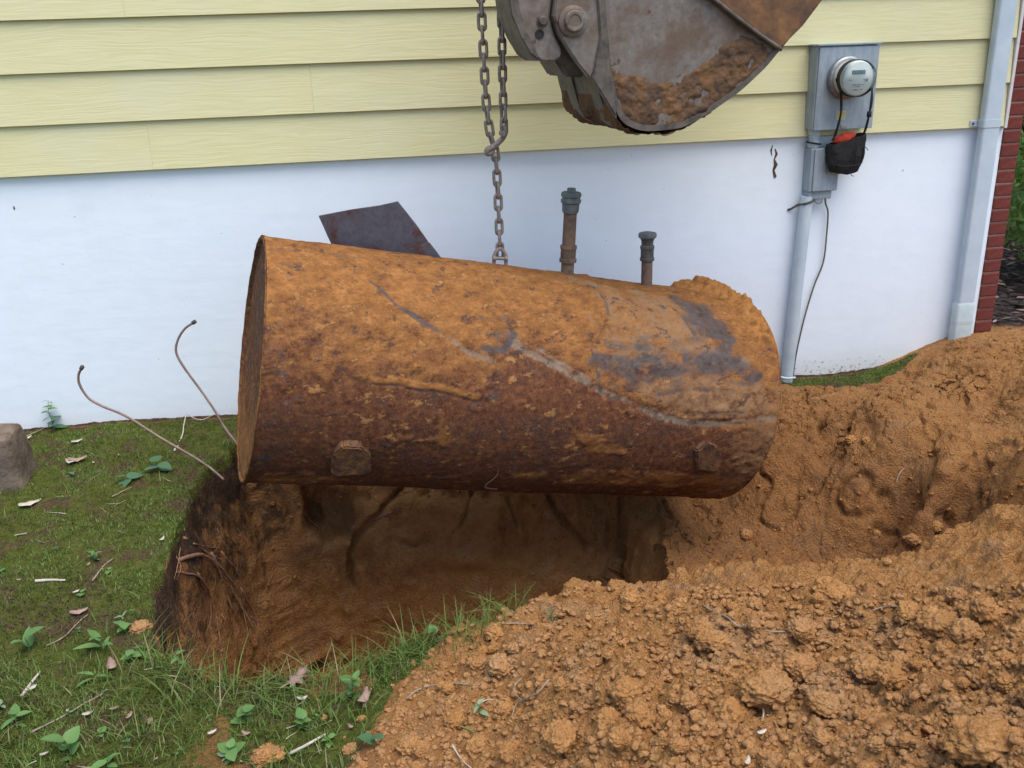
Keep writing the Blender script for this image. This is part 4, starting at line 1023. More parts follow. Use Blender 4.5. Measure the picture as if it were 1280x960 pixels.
# ================================================================== CHAIN
ridge_a = None
for a in np.linspace(.3, 1.3, 200):
    p = tank_pt(a, math.radians(98)) - CAM
    if 640 + FOC * p.dot(RT) / p.dot(FW) > 624.5: ridge_a = a; break
CB = tank_pt(ridge_a, math.radians(98)); YC = CB[1]
chain = empty('lifting_chain', CB + np.array([0, 0, .02])); tag(chain, 'steel lifting chain with two strands hooked together above the tank', 'chain')
def link_verts(half_l=.0305, half_w=.0125, r=.0062, n=28, ns=9):
    path = []
    s = half_l - half_w
    for k in range(n):
        t = 2 * PI * k / n; c, s_ = math.cos(t), math.sin(t)
        path.append((half_w * c, 0, (s if s_ > 1e-6 else -s if s_ < -1e-6 else 0) + half_w * s_))
    return tube(path, r, ns, closed=True)
LV, LF = link_verts(); link_me = mesh_data('link', LV, LF, M['chain'])
first_link = [True]
def strand(px_pts, y, ph=0.0):
    P = catmull([on_y(p, y) for p in px_pts], 24)
    seg = np.linalg.norm(np.diff(P, axis=0), axis=1); L = np.concatenate([[0], np.cumsum(seg)]); pit_ = .0475; n = int(L[-1] / pit_)
    for k in range(n + 1):
        s = k * pit_; q = np.array([np.interp(s, L, P[:, i]) for i in range(3)]); q2 = np.array([np.interp(min(s + .01, L[-1]), L, P[:, i]) for i in range(3)]); q1 = np.array([np.interp(max(s - .01, 0), L, P[:, i]) for i in range(3)])
        T = Vector(q2 - q1).normalized()
        o = bpy.data.objects.new('link', link_me); C.objects.link(o); o.parent = chain
        ex = Vector(RT); ex = (ex - T * ex.dot(T)).normalized(); ey = T.cross(ex)
        rot = Matrix((ex, ey, T)).transposed().to_4x4() @ Matrix.Rotation(ph + (PI / 2 if k % 2 else 0) + random.uniform(-.22, .22), 4, 'Z')
        o.matrix_local = Matrix.Translation(Vector(q) - chain.location) @ rot
strand([(625, 313), (624.5, 298), (622, 235), (619, 192), (613, 168), (608, 130), (604, 60), (600, -20), (598, -60)], YC, .15)
strand([(630, 158), (629, 130), (627.5, 60), (626, -20), (625, -60)], YC - .02, .5)
hk = [on_y(p, YC - .035) for p in ((629, 156), (632, 164), (629, 172), (623, 178), (616, 184), (610, 187), (609, 191), (613, 192), (618, 187))]
V, F = tube(catmull(hk, 6), np.interp(np.linspace(0, 1, 49), [0, .3, .7, 1], [.0085, .0105, .0125, .006]), 12); add('hook', V, F, M['chain'], chain)
V, F = lathe([(.001, -.024), (.011, -.022), (.011, .022), (.001, .024)], on_y((628, 167), YC - .036), (0, 1, 0), 14); shade_auto(add('hook_pin', V, F, M['chain'], chain), 40)
V, F = tube(catmull([on_y(p, YC - .02) for p in ((618, 334), (617.5, 322), (620, 315), (625, 311), (630, 315), (632.5, 322), (632, 334))], 5), .0075, 10); shk = add('shackle', V, F, M['chain'], chain)
p_ = on_y((625, 323), YC - .025)
V, F = lathe([(.001, -.03), (.011, -.029), (.011, -.018), (.007, -.017), (.007, .018), (.011, .019), (.011, .030), (.001, .031)], p_, (1, 0, -.1), 12); shade_auto(add('shackle_bolt', V, F, M['chain'], shk), 40)

# ================================================================== EXCAVATOR BUCKET
BP = on_y((757, 85), -1.12); BW = np.array([-.0785, .9969, 0.0]); BWID = .62
bucket = empty('excavator_bucket', BP); tag(bucket, 'worn grey steel excavator bucket caked with orange mud, hanging over the tank', 'excavator bucket')
def bp(px, off=0.0): return on_plane(px, BP, BW) + BW * off
side = [(752, -40), (751, 10), (756, 60), (759, 88), (765, 118), (776, 148), (796, 160), (822, 162), (852, 158), (884, 141), (920, 116), (953, 86), (975, 60), (1000, 30), (1022, 2), (1060, -50), (1085, -90)]
top_ = [(1000, -190), (860, -200), (760, -150)]
sp = [bp(p) for p in side + top_]
add_bm('side_plate', prism_bm(sp, BW * .022, .003), M['bucket'], bucket)
add_bm('side_plate', prism_bm([q + BW * (BWID - .022) for q in sp], BW * .022, .003), M['bucket'], bucket)
# outer wrapper sheet
arc = catmull([bp(p) for p in [(760, -150), (752, -40), (751, 10), (756, 60), (759, 88), (765, 118), (776, 148), (796, 160), (822, 162), (852, 158), (884, 141), (920, 116), (953, 86), (975, 60), (1000, 30), (1022, 2), (1060, -50), (1085, -90)]], 4)
cen = bp((900, -60)); Vw = []; nW = 24
for q in arc:
    inn = (cen - q); inn /= np.linalg.norm(inn)
    for k in range(nW): Vw.append(q - inn * .004 + BW * (-.004 + (BWID + .008) * k / (nW - 1)))
n0 = len(Vw); na = len(arc)
for q in arc:
    inn = (cen - q); inn /= np.linalg.norm(inn)
    for k in range(nW): Vw.append(q + inn * .018 + BW * (-.004 + (BWID + .008) * k / (nW - 1)))
Fw = [tuple(f) for f in grid_faces(na, nW)] + [tuple(f + n0) for f in grid_faces(na, nW)[:, ::-1]]
for i in range(na - 1):
    Fw += [(i * nW, (i + 1) * nW, n0 + (i + 1) * nW, n0 + i * nW), (i * nW + nW - 1, n0 + i * nW + nW - 1, n0 + (i + 1) * nW + nW - 1, (i + 1) * nW + nW - 1)]
Vw = np.array(Vw); Vw[:] += (.003 * fbm(Vw, 12, 3, 2))[:, None] * np.array([0, 0, 1.])
shade_auto(add('wrapper', Vw, Fw, M['bucket_dark'], bucket), 50)
# wear strips down the heel
def arc_strip(i0, i1, k0, k1, h, name):
    V = []; F = []
    for i in range(i0, i1 + 1):
        q = arc[i]; inn = cen - q; inn /= np.linalg.norm(inn)
        for off, hh in ((k0, .003), (k0, .003 + h), (k1, .003 + h), (k1, .003)): V.append(q - inn * hh + BW * off)
    n = i1 - i0 + 1
    for i in range(n - 1):
        for k in range(4): F.append((4 * i + k, 4 * i + (k + 1) % 4, 4 * i + 4 + (k + 1) % 4, 4 * i + 4 + k))
    F += [(0, 1, 2, 3), tuple(4 * (n - 1) + k for k in (3, 2, 1, 0))]
    return shade_auto(add(name, V, F, M['bucket_dark'], bucket), 40)
arc_strip(12, 30, .10, .20, .012, 'wear_strip'); arc_strip(12, 30, .40, .50, .012, 'wear_strip')
# side cutter plate with its raised edge at the mouth
cut = [(868, -18), (905, 10), (940, 38), (972, 60), (1000, 32), (1024, 0), (1062, -50), (1086, -90), (1040, -140), (960, -100)]
add_bm('side_cutter', prism_bm([bp(p, -.024) for p in cut], BW * .0235, .004), M['bucket_rust'], bucket)
ridge_ = catmull([bp(p, -.022) for p in [(860, -24), (900, 8), (938, 38), (973, 62)]], 4)
V, F = tube(ridge_, .008, 8); add('weld_bead', V, F, M['bucket_dark'], bucket)
# ear plate, pin, boss
ear = [(700, -60), (694, -8), (690, 20), (697, 44), (708, 62), (722, 82), (736, 99), (741, 88), (748, 66), (757, 42), (753, 12), (748, -60)]
add_bm('ear_plate', prism_bm([bp(p, -.02) for p in ear], BW * .035, .005), M['bucket'], bucket)
add_bm('ear_plate', prism_bm([bp(p, .30) for p in ear], BW * .035, .005), M['bucket'], bucket)
gus = [(738, -60), (744, 8), (747, 44), (737, 98), (752, 122), (768, 148), (765, 118), (759, 88), (757, 40), (751, 10), (752, -60)]
add_bm('gusset', prism_bm([bp(p, -.030) for p in gus], BW * .024, .004), M['bucket_dark'], bucket)
pc = bp((713.5, 27), -.02)
V, F = lathe([(.050, .0), (.050, -.008), (.044, -.012), (.034, -.013), (.034, -.026), (.030, -.030), (.022, -.030), (.020, -.027), (.001, -.027)], pc, BW, 36); shade_auto(add('pin_boss', V, F, M['bucket'], bucket), 35)
V, F = lathe([(.028, 0), (.028, BWID * .6)], pc, BW, 24); shade_auto(add('pivot_pin', V, F, M['bucket_dark'], bucket), 40)
# quick coupler plate with its holes and bolt, left of the ear
cp_ = [(636, -70), (639, -8), (645, 22), (655, 48), (666, 66), (678, 77), (694, 77), (704, 70), (702, 60), (694, 44), (688, 22), (692, -8), (698, -70)]
cpl = add_bm('coupler_plate', prism_bm([bp(p, .012) for p in cp_], BW * .03, .006), M['bucket'], bucket)
cp2 = [(632, -70), (635, -8), (640, 20), (651, 46), (664, 68), (676, 77), (670, 60), (657, 36), (650, 8), (646, -30), (645, -70)]
add_bm('coupler_rim', prism_bm([bp(p, .006) for p in cp2], BW * .20, .004), M['bucket_dark'], bucket)
add_bm('coupler_block', prism_bm([bp(p, .06) for p in [(648, -70), (650, 10), (664, 46), (690, 60), (712, 96), (735, 98), (748, 60), (752, -70)]], BW * .22, .006), M['bucket_dark'], bucket)
V, F = lathe([(.020, .001), (.020, -.004), (.015, -.005), (.015, -.014), (.012, -.017), (.001, -.017)], bp((679, 26), .012), BW, 20); shade_auto(add('bolt', V, F, M['bucket_dark'], bucket), 40)
V, F = lathe([(.016, -.0005), (.0155, -.003), (.010, -.003), (.009, .0), (.001, .0005)], bp((675.5, 42.5), .0105), BW, 20); shade_auto(add('hole_shade', V, F, M['rubber'], bucket), 40)  # black disc stands in for the shade inside an uncut pin hole
add_bm('dipper_arm', prism_bm([bp(p, .08) for p in [(640, -60), (745, -60), (730, -330), (640, -330)]], BW * .30, .01), M['bucket_dark'], bucket)
# caked mud on the side plate and along the belly
e1 = np.cross(np.array([0, 0, 1.]), BW); e1 = -e1 if e1[0] < 0 else e1; e2 = np.array([0, 0, 1.])
def to2(p): q = p - BP; return (q.dot(e1), q.dot(e2))
def crust(poly_px, step, thick, seed, off, name, mat):
    P = [to2(bp(p)) for p in poly_px]; xs_ = [p[0] for p in P]; zs_ = [p[1] for p in P]
    gx, gz = np.meshgrid(np.arange(min(xs_) - .02, max(xs_) + .02, step), np.arange(min(zs_) - .02, max(zs_) + .02, step), indexing='ij')
    Pt = p3(gx, gz)
    s_, _, _ = poly_sd(gx + .014 * fbm(Pt, 18, 4, seed), gz + .014 * fbm(Pt, 18, 4, seed + 2), P)
    t_ = smooth(-.002, .035, s_) * thick * .5 * (.55 + .7 * np.clip(fbm(Pt, 9, 4, seed + 4) + .3, -.2, 1)) + smooth(0, .02, s_) * (.22 * clods2(gx, gz, .035, seed, .5) + .25 * clods2(gx, gz, .014, seed + 1, .6) + .006 * fbm(Pt, 40, 4, seed + 9)) - .003
    Vc = BP + gx[..., None] * e1 + gz[..., None] * e2 + BW * off - t_[..., None] * BW
    f_ = grid_faces(*gx.shape); keep = (s_.ravel()[f_] > -.004).all(1); used = np.unique(f_[keep]); rem = np.full(gx.size, -1); rem[used] = np.arange(len(used))
    return add_fast(name, Vc.reshape(-1, 3)[used], rem[f_[keep]], mat, bucket)
crust([(756, 70), (770, 80), (790, 90), (812, 95), (834, 101), (850, 92), (872, 80), (890, 66), (905, 48), (925, 38), (945, 40), (974, 62), (953, 86), (920, 117), (884, 143), (852, 160), (822, 163), (796, 162), (776, 150), (766, 118), (758, 88)], .0042, .016, 3, 0, 'mud_crust', M['mud'])
# ragged mud along the lower lip
lip = catmull(arc[20:40], 6); nl = len(lip); nk = 90
Lg = lip[:, None, :] + BW * (np.linspace(-.006, BWID * 1.0, nk))[None, :, None]
outd = lip - cen; outd /= np.linalg.norm(outd, axis=1)[:, None]
edge_ = smooth(0, .12, np.linspace(0, 1, nl)) * smooth(1, .85, np.linspace(0, 1, nl))
th_ = edge_[:, None] * (.004 + .016 * np.clip(fbm(Lg, 14, 4, 5) + .25, 0, 1) + .010 * np.abs(vnoise(Lg, 45, 6))) + .0035
V = (Lg + outd[:, None, :] * th_[..., None]).reshape(-1, 3); F = grid_faces(nl, nk)
add_fast('mud_lip', V, F, M['mud'], bucket)

# ================================================================== LOOSE SOIL
def ico(sub, seed, rough=.35, flat=.8):
    b = bmesh.new(); bmesh.ops.create_icosphere(b, subdivisions=sub, radius=1)
    V = np.array([v.co[:] for v in b.verts]); F = [[v.index for v in f.verts] for f in b.faces]; b.free()
    if sub > 2: rough = .30; V0 = V + seed * 3.7; V0 = V0 + .15 * np.stack([vnoise(V0, 3, 1), vnoise(V0, 3, 2), vnoise(V0, 3, 3)], -1); LM_ = .30 * np.abs(vnoise(V0, 2.3, 5)) + .20 * np.abs(vnoise(V0, 5, 6)) + .12 * np.abs(vnoise(V0, 10, 7))
    else: LM_ = 0
    r = .9 + LM_ + rough * fbm(V + seed * 3.7, 1.3, 5, seed, .6) + .16 * np.abs(vnoise(V + seed, 4, seed + 3)) + (.10 * np.abs(vnoise(V + seed, 8, seed + 5)) if sub > 2 else 0)
    V = V * r[:, None] * np.array([1, .85 + .3 * random.random(), flat])
    return V, np.array(F)
CL = [mesh_data('soil_clod', *ico(5, k, .55, .78), M['clod']) for k in range(8)]
CLS = [ico(2, 40 + k, 1.1, .75) for k in range(10)]
def clod(px, size, label, group=None, squash=1.0, rz=None, sink=.42, me=None):
    size = size * .56 if group is None else size
    p, n = gpx(*px) if not isinstance(px, np.ndarray) else gxyn(px[0], px[1])
    o = bpy.data.objects.new('soil_clod', me or random.choice(CL)); C.objects.link(o)
    o.location = p + np.array([0, 0, size * (.78 - sink)]); o.scale = (size * 1.05, size, size * squash)
    o.rotation_euler = (random.uniform(-.3, .3), random.uniform(-.3, .3), random.uniform(0, 6.28) if rz is None else rz)
    return tag(o, label, 'soil clod', group)
for px, sz, lb in (((1030, 885), .045, 'dark-undercut round clod of orange soil sitting on the front of the heap'), ((955, 868), .075, 'broad pinkish clod of soil beside the round clod on the heap'),
                   ((1000, 838), .055, 'split orange clod of soil leaning in the hollow of the heap'), ((1040, 745), .070, 'pointed grey-brown clod standing on the crest of the heap'),
                   ((1172, 785), .060, 'large tan clod half buried right of the middle of the heap'), ((620, 796), .052, 'flat-topped tan clod at the lip of the pit, left end of the heap'),
                   ((176, 788), .045, 'pale sandy clod at the left edge of the pit'), ((336, 950), .055, 'orange clod in the grass at the bottom of the picture'),
                   ((1222, 935), .075, 'big yellow-orange clod at the right bottom of the heap'), ((890, 806), .05, 'blocky orange clod below the crest of the heap'),
                   ((664, 718), .030, 'brick-shaped clod lying on the slope under the tank'), ((575, 772), .028, 'rounded brown clod at the near bottom of the pit'),
                   ((437, 938), .028, 'small orange clod beside two dark leaves at the lawn edge'), ((452, 900), .018, 'little orange clod under the dry curled leaf'),
                   ((1085, 842), .05, 'tan clod left of the large half buried clod'), ((700, 925), .05, 'rounded pale clod at the left foot of the heap')):
    clod(px, sz, lb, None, .8)
rs = np.random.default_rng(5)
def heap_w(x, y):
    return far_sd(x, y, LAWN) < -.02 and far_sd(x, y, pit0) < -.01
n_ = 0; tries = 0
while n_ < 80 and tries < 4000:
    tries += 1
    px = (rs.uniform(440, 1300), rs.uniform(735, 975)); p, n = gpx(*px)
    if p[1] > -1.75 or not heap_w(p[0], p[1]): continue
    edge = smooth(420, 720, np.array(px[0] + (960 - px[1]) * .6))
    if rs.random() > .25 + .75 * edge: continue
    clod(np.array([p[0], p[1]]), float(.010 + .018 * rs.random() ** 2.0), 'crumbly orange clod of soil lying loose on the heap', 'loose soil clods on the heap', 1.0, sink=.45); n_ += 1
for k in range(14):
    px = (rs.uniform(870, 1280), rs.uniform(500, 715)); p, n = gpx(*px)
    if p[0] < 1.2: continue
    clod(np.array([p[0], p[1]]), float(.008 + .018 * rs.random() ** 2), 'crumbly brown clod of soil on the scraped bank right of the tank', 'soil clods on the bank', 1.0, sink=.5)
# crumbs past counting
def crumb_mesh(name, spots, parent_label, mat):
    V = []; F = []; off = 0
    for (p, sz) in spots:
        v, f = CLS[rs.integers(len(CLS))]; a = rs.uniform(0, 6.28); ca, sa = math.cos(a), math.sin(a)
        v = v * sz * np.array([1, 1, .85]); v = np.stack([v[:, 0] * ca - v[:, 1] * sa, v[:, 0] * sa + v[:, 1] * ca, v[:, 2]], -1) + p
        V.append(v); F.append(f + off); off += len(v)
    o = add_fast(name, np.concatenate(V), np.concatenate(F), mat); return tag(o, parent_label, None, None, 'stuff')
sp_ = []
while len(sp_) < 8000:
    px = (rs.uniform(400, 1320), rs.uniform(730, 1000)); p, n = gpx(*px)
    if p[1] > -1.72 or far_sd(p[0], p[1], pit0) > -.005: continue
    if far_sd(p[0], p[1], LAWN) > 0 and rs.random() > .02: continue
    sz = .0025 + .0095 * rs.random() ** 3.2
    sp_.append((p + np.array([0, 0, sz * .05]), sz))
crumb_mesh('soil_crumbs', sp_, 'loose crumbs of orange soil strewn over the heap', M['clod'])
sp_ = []
while len(sp_) < 700:
    px = (rs.uniform(230, 1290), rs.uniform(560, 800)); p, n = gpx(*px)
    if p[1] < -1.75 or far_sd(p[0], p[1], LAWN) > -.01: continue
    sz = .003 + .009 * rs.random() ** 3
    sp_.append((p + n * sz * .0, sz))
crumb_mesh('pit_crumbs', sp_, 'crumbs of moist soil on the pit sides and the bank', M['soil_lump'])

# ================================================================== LAWN
lawn_pts = []
def lawn_ok(x, y, m_=.0): return far_sd(x, y, LAWN) > m_ and far_sd(x, y, pit0) < .0
# vectorised sampling of turf positions
Gg = Gf.reshape(nx, ny, 3)
mk = mask[:, 0].reshape(nx, ny)
def sample_turf(n, x0, x1, y0, y1, dens=None, thr=.5):
    out = []
    i0, i1 = np.searchsorted(xs, [x0, x1]); j0, j1 = np.searchsorted(ys, [y0, y1])
    while sum(len(o) for o in out) < n:
        I = rs.integers(i0, i1, n); J = rs.integers(j0, j1, n)
        ok = mk[I, J] > thr
        P = Gg[I, J]
        if dens is not None: ok &= rs.random(n) < dens(P)
        out.append(P[ok] + np.stack([rs.uniform(-.004, .004, ok.sum()), rs.uniform(-.004, .004, ok.sum()), np.zeros(ok.sum())], -1))
    return np.concatenate(out)[:n]
def blades(P, hmin, hmax, wmin, wmax, lean, seg, tint):
    """curved tapered blades as one mesh"""
    n = len(P); a = rs.uniform(0, 2 * PI, n); h = hmin + (hmax - hmin) * rs.random(n) ** 1.8; w_ = rs.uniform(wmin, wmax, n)
    ln = rs.uniform(.1, 1, n) * lean; dx = np.stack([np.cos(a), np.sin(a), 0 * a], -1); sx = np.stack([-np.sin(a), np.cos(a), 0 * a], -1)
    V = []; 
    for k in range(seg + 1):
        t = k / seg
        c_ = P + dx * (h * ln * t ** 1.7)[:, None] + np.array([0, 0, 1.]) * (h * (t - .35 * ln * t * t))[:, None] - np.array([0, 0, .003])
        ww = w_ * (1 - t ** 1.6) + .0002
        V += [c_ - sx * ww[:, None], c_ + sx * ww[:, None]]
    V = np.stack(V, 1); m_ = 2 * (seg + 1)
    F = np.array([[2 * k, 2 * k + 1, 2 * k + 3, 2 * k + 2] for k in range(seg)])
    FF = (np.arange(n)[:, None, None] * m_ + F[None]).reshape(-1, 4)
    T = np.repeat(tint(P), m_, axis=0)
    return V.reshape(-1, 3), FF, T
def turf(name, sets, label):
    V = []; F = []; T = []; o_ = 0
    for v, f, t_ in sets: V.append(v); F.append(f + o_); T.append(t_); o_ += len(v)
    o = add_fast(name, np.concatenate(V), np.concatenate(F), M['blade'], cols={'tint': np.concatenate(T)}); return tag(o, label, None, None, 'stuff')
def tint_moss(P):
    n = len(P); q = P * [1, 1, 0]; g = np.clip(.5 + 1.5 * fbm(q, 4.5, 3, 231) + .25 * smooth(-1.2, -.2, P[:, 1]), 0, 1)
    br = np.clip(1.8 * fbm(q, 6, 4, 233) - .10, 0, .9)
    return np.stack([np.clip(g + rs.normal(0, .2, n), 0, 1), (rs.random(n) < .08) * rs.random(n), np.clip(br + (rs.random(n) < .15) * rs.random(n), 0, 1)], -1)
def tint_grass(P):
    n = len(P); return np.stack([.2 + .8 * rs.random(n), (rs.random(n) < .16) * rs.random(n), (rs.random(n) < .05) * 1.0], -1)
def bare(P): return np.clip(.62 + 1.4 * fbm(P * [1, 1, 0], 5, 3, 201), .10, 1)
mossP = sample_turf(64000, -2.0, .25, -2.75, -.02, bare)
mossP2 = sample_turf(3600, 1.95, 2.95, -.34, -.01, None)
turf('moss', [blades(np.concatenate([mossP, mossP2]), .006, .020, .0010, .0024, 1.1, 2, tint_moss)], 'low green moss and short shoots covering the lawn')
def near_front(P): return np.clip(.02 + .9 * smooth(-1.7, -2.15, P[:, 1]) * (.5 + fbm(P * [1, 1, 0], 6, 3, 211)), 0, 1)
gP = sample_turf(5200, -1.6, .2, -2.75, -.3, near_front)
gR = np.array([gxyn(*(np.array(PIT[i % len(PIT)]) + rs.normal(0, .018, 2)))[0] for i in rs.integers(0, len(PIT), 1500) if PIT[i][1] < -1.95 and PIT[i][0] < .35])
gF = np.array([gxyn(*(np.array(PIT[i % len(PIT)]) + [rs.normal(0, .05), -abs(rs.normal(0, .09))]))[0] for i in rs.integers(0, len(PIT), 4500) if PIT[i][1] < -1.9 and PIT[i][0] < .30])
gF = gF[(gF[:, 2] > -.08)]
gS = sample_turf(500, -2.0, -.5, -1.9, -.05, None)
turf('grass', [blades(gP, .02, .065, .0010, .0022, 1.2, 4, tint_grass), blades(gR, .035, .15, .0010, .0022, 1.5, 5, tint_grass), blades(gF, .025, .13, .0009, .0020, 1.5, 5, tint_grass), blades(gS, .012, .04, .0010, .002, 1.1, 3, tint_grass)], 'thin grass blades growing through the moss and over the pit edge')

# ---- broad-leaved weeds
def leaf_mesh(name, L, W, mat, cup=.15, droop=.3, lobes=0, tip=1.0):
    n = 9; V = []; F = []
    for i in range(n):
        t = i / (n - 1); wv = W * (math.sin(PI * t ** (.80 * tip)) ** .85) + .0004
        if lobes: wv *= 1 + .35 * math.sin(t * lobes * 2 * PI)
        z = -droop * L * t * t; 
        for s_ in (-1, -.5, 0, .5, 1): V.append((L * t, s_ * wv, z + cup * abs(s_) * wv + .0006 * random.uniform(-1, 1)))
    for i in range(n - 1):
        for k in range(4): F.append((i * 5 + k, (i + 1) * 5 + k, (i + 1) * 5 + k + 1, i * 5 + k + 1))
    return mesh_data(name, V, F, mat)
LM = {}
for nm in ('leaf', 'leaf_dark', 'leaf_pale'):
    LM[nm] = dict(ovate=leaf_mesh('leaf', 1, .27, M[nm]), lance=leaf_mesh('leaf', 1, .15, M[nm], .2, .35), round=leaf_mesh('leaf', 1, .42, M[nm], .12, .2, 0, .85))
def weed(px, n, size, shape, label, group=None, mat='leaf', height=.03, spread=1.0, tilt=.45, cat='weed', pos=None):
    p, nn_ = gpx(*px) if pos is None else (np.array(pos), None)
    root = empty('weed', p); tag(root, label, cat, group)
    lx, ly = random.uniform(-.2, .2) * height, random.uniform(-.2, .2) * height
    stem = catmull([p + [0, 0, -.01], p + [lx * .3, ly * .3, height * .5], p + [lx, ly, height]], 4)
    V, F = tube(stem, np.linspace(.0016, .0010, len(stem)), 5); add('stem', V, F, M['leaf'], root)
    a0 = random.uniform(0, 6.28)
    for k in range(n):
        o = bpy.data.objects.new('leaf', LM[mat][shape]); C.objects.link(o); o.parent = root
        t = (k + 1) / n; q = stem[min(len(stem) - 1, int(t * (len(stem) - 1)))] - p
        o.location = q; s_ = size * .86 * random.uniform(.6, 1.1); o.scale = (s_ * spread, s_, s_)
        o.rotation_euler = (random.uniform(-.3, .3), -tilt + random.uniform(-.35, .35), a0 + k * 2.4 + random.uniform(-.3, .3))
    return root
weed((200, 590), 4, .085, 'round', 'dark green weed with large rounded leaves near the left rim of the pit', mat='leaf_dark', height=.05, tilt=.15)
weed((160, 603), 4, .075, 'round', 'dark broad-leaved weed just left of the large-leaved weed', mat='leaf_dark', height=.03, tilt=.1)
weed((88, 594), 4, .045, 'ovate', 'low blue-green weed on the moss beyond the stone block', mat='leaf_dark', height=.015, tilt=.1)
weed((38, 812), 3, .075, 'ovate', 'pale upright leaf standing in the moss at the far left', height=.05, tilt=.9)
weed((128, 812), 5, .085, 'lance', 'weed with long pale pointed leaves left of the pit', mat='leaf', height=.04, tilt=.55)
weed((118, 852), 4, .080, 'lance', 'weed with one long leaf pointing down the lawn, below the pointed-leaved weed', height=.025, tilt=.3)
weed((158, 790), 6, .040, 'round', 'clover-like weed beside the pale sandy clod', height=.035, tilt=.3)
weed((165, 825), 6, .038, 'round', 'bright clover-like weed at the left lip of the pit', height=.03, tilt=.3)
weed((226, 838), 6, .042, 'ovate', 'small bright weed in the long grass at the corner of the pit', height=.05, tilt=.4)
weed((440, 872), 8, .050, 'ovate', 'bright green upright weed with pointed leaves by the dry curled leaf', height=.07, tilt=.5)
weed((380, 912), 7, .040, 'round', 'bright green bushy weed in the middle of the front grass', height=.04, tilt=.45)
weed((306, 902), 6, .040, 'round', 'bright green weed left of the grey stick in the front grass', height=.04, tilt=.45)
weed((90, 945), 6, .065, 'round', 'yellow-green seedling with round leaves at the bottom left of the lawn', height=.05, tilt=.6)
weed((290, 945), 5, .05, 'round', 'broad-leaved weed at the bottom edge beside the orange clod', height=.03, tilt=.3)
weed((545, 803), 3, .042, 'round', 'seedling with two leaves at the near lip of the pit', height=.045, tilt=.6)
weed((600, 890), 4, .036, 'ovate', 'pale bent seedling lying on the bare soil', mat='leaf_pale', height=.03, tilt=.2)
weed((470, 933), 2, .055, 'round', 'seedling with two dark round leaves on the soil at the bottom', mat='leaf_dark', height=.03, tilt=.5)
weed((118, 700), 6, .040, 'ovate', 'green leafy weed in the middle of the lawn above the white stick', height=.035, tilt=.4)
weed((20, 905), 6, .055, 'ovate', 'low leafy weed at the left edge near the bottom', height=.03, tilt=.25)
weed((135, 960), 5, .050, 'ovate', 'weed at the bottom edge between two seedlings', height=.03, tilt=.3)
weed((690, 775), 5, .03, 'lance', 'dark tuft of small leaves at the near lip of the pit below the tank', mat='leaf_dark', height=.03, tilt=.8)
# the spindly plant by the wall
p = on_y((66, 536), -.05); p[2] = gxy(p[0], p[1]); pl_ = empty('wall_plant', p); tag(pl_, 'spindly young plant with small leaves growing against the white wall', 'plant')
st = catmull([p + [0, 0, -.02], p + [.005, 0, .05], p + [-.006, .01, .10], p + [.004, .01, .155]], 5); V, F = tube(st, np.linspace(.002, .001, len(st)), 5); add('stem', V, F, M['leaf'], pl_)
for k in range(13):
    q = st[int((.25 + .75 * (k / 12)) * (len(st) - 1))]; o = bpy.data.objects.new('leaf', LM['leaf_dark' if k < 7 else 'leaf']['ovate']); C.objects.link(o); o.parent = pl_
    o.location = q - p; s_ = .052 * (1.2 - .6 * k / 12) * random.uniform(.8, 1.1); o.scale = (s_,) * 3; o.rotation_euler = (random.uniform(-.3, .3), random.uniform(-.35, .15), k * 2.4 + random.uniform(-.4, .4))
GRP = 'tiny seedlings scattered in the lawn'
k = 0
while k < 26:
    px = (rs.uniform(0, 470), rs.uniform(550, 965)); p, n = gpx(*px)
    if not lawn_ok(p[0], p[1], .02): continue
    weed(px, int(rs.integers(3, 6)), float(rs.uniform(.012, .034)), ['ovate', 'round', 'lance'][rs.integers(3)], 'tiny green seedling growing in the mossy lawn', GRP, ['leaf', 'leaf', 'leaf_dark', 'leaf_pale'][rs.integers(4)], float(rs.uniform(.008, .022)), 1.0, .35, 'seedling'); k += 1

# ---- sticks, leaves, flakes
def stick(pxs, r, label, mat='twig', lift=.006, group=None, name='twig'):
    P = []
    for q in pxs:
        p, n = gpx(q[0], q[1]); P.append(p + n * (lift + (q[2] if len(q) > 2 else 0)))
    path = catmull(P, 6); path += .0025 * np.stack([vnoise(path, 25, s) for s in (1, 2, 3)], -1)
    V, F = tube(path, np.linspace(r, r * .55, len(path)) * (1 + .15 * vnoise(path, 60, 5)), 7)
    return tag(add(name, V, F, M[mat], base=path[0]), label, 'twig' if name == 'twig' else 'root', group)
stick([(362, 944), (385, 932), (408, 920)], .0050, 'pale grey stick lying in the front grass', 'twig_pale')
stick([(45, 727), (62, 726), (83, 725)], .0060, 'short white stick lying on the lawn', 'twig_pale')
stick([(28, 872), (38, 860), (50, 842)], .0055, 'brown-white broken stick at the left edge of the lawn', 'twig_pale')
stick([(40, 918), (75, 900), (110, 880), (128, 868)], .0028, 'long thin twig running up the lower lawn')
stick([(30, 548), (42, 543), (55, 536)], .0035, 'thin curved twig between the stone block and the wall')
stick([(88, 527), (100, 523), (125, 516)], .004, 'grey twig lying along the foot of the white wall')
stick([(218, 565), (226, 548), (234, 526, .03)], .0042, 'forked grey twig standing by the foot of the copper tubes', 'twig_pale')
stick([(236, 526, .03), (252, 526), (268, 519)], .0028, 'thin twig crossing the forked twig near the wall', 'twig_pale')
stick([(140, 623), (152, 616), (164, 611)], .003, 'dark twig under the large-leaved weeds')
stick([(116, 728), (128, 712), (142, 700)], .0032, 'slanting twig in the middle of the lawn')
stick([(58, 810), (78, 800), (95, 782), (110, 770)], .0025, 'thin brown twig below the white stick')
stick([(455, 886), (460, 872), (464, 862)], .0055, 'dry curled leaf stalk standing by the bright weed', 'dead_leaf')
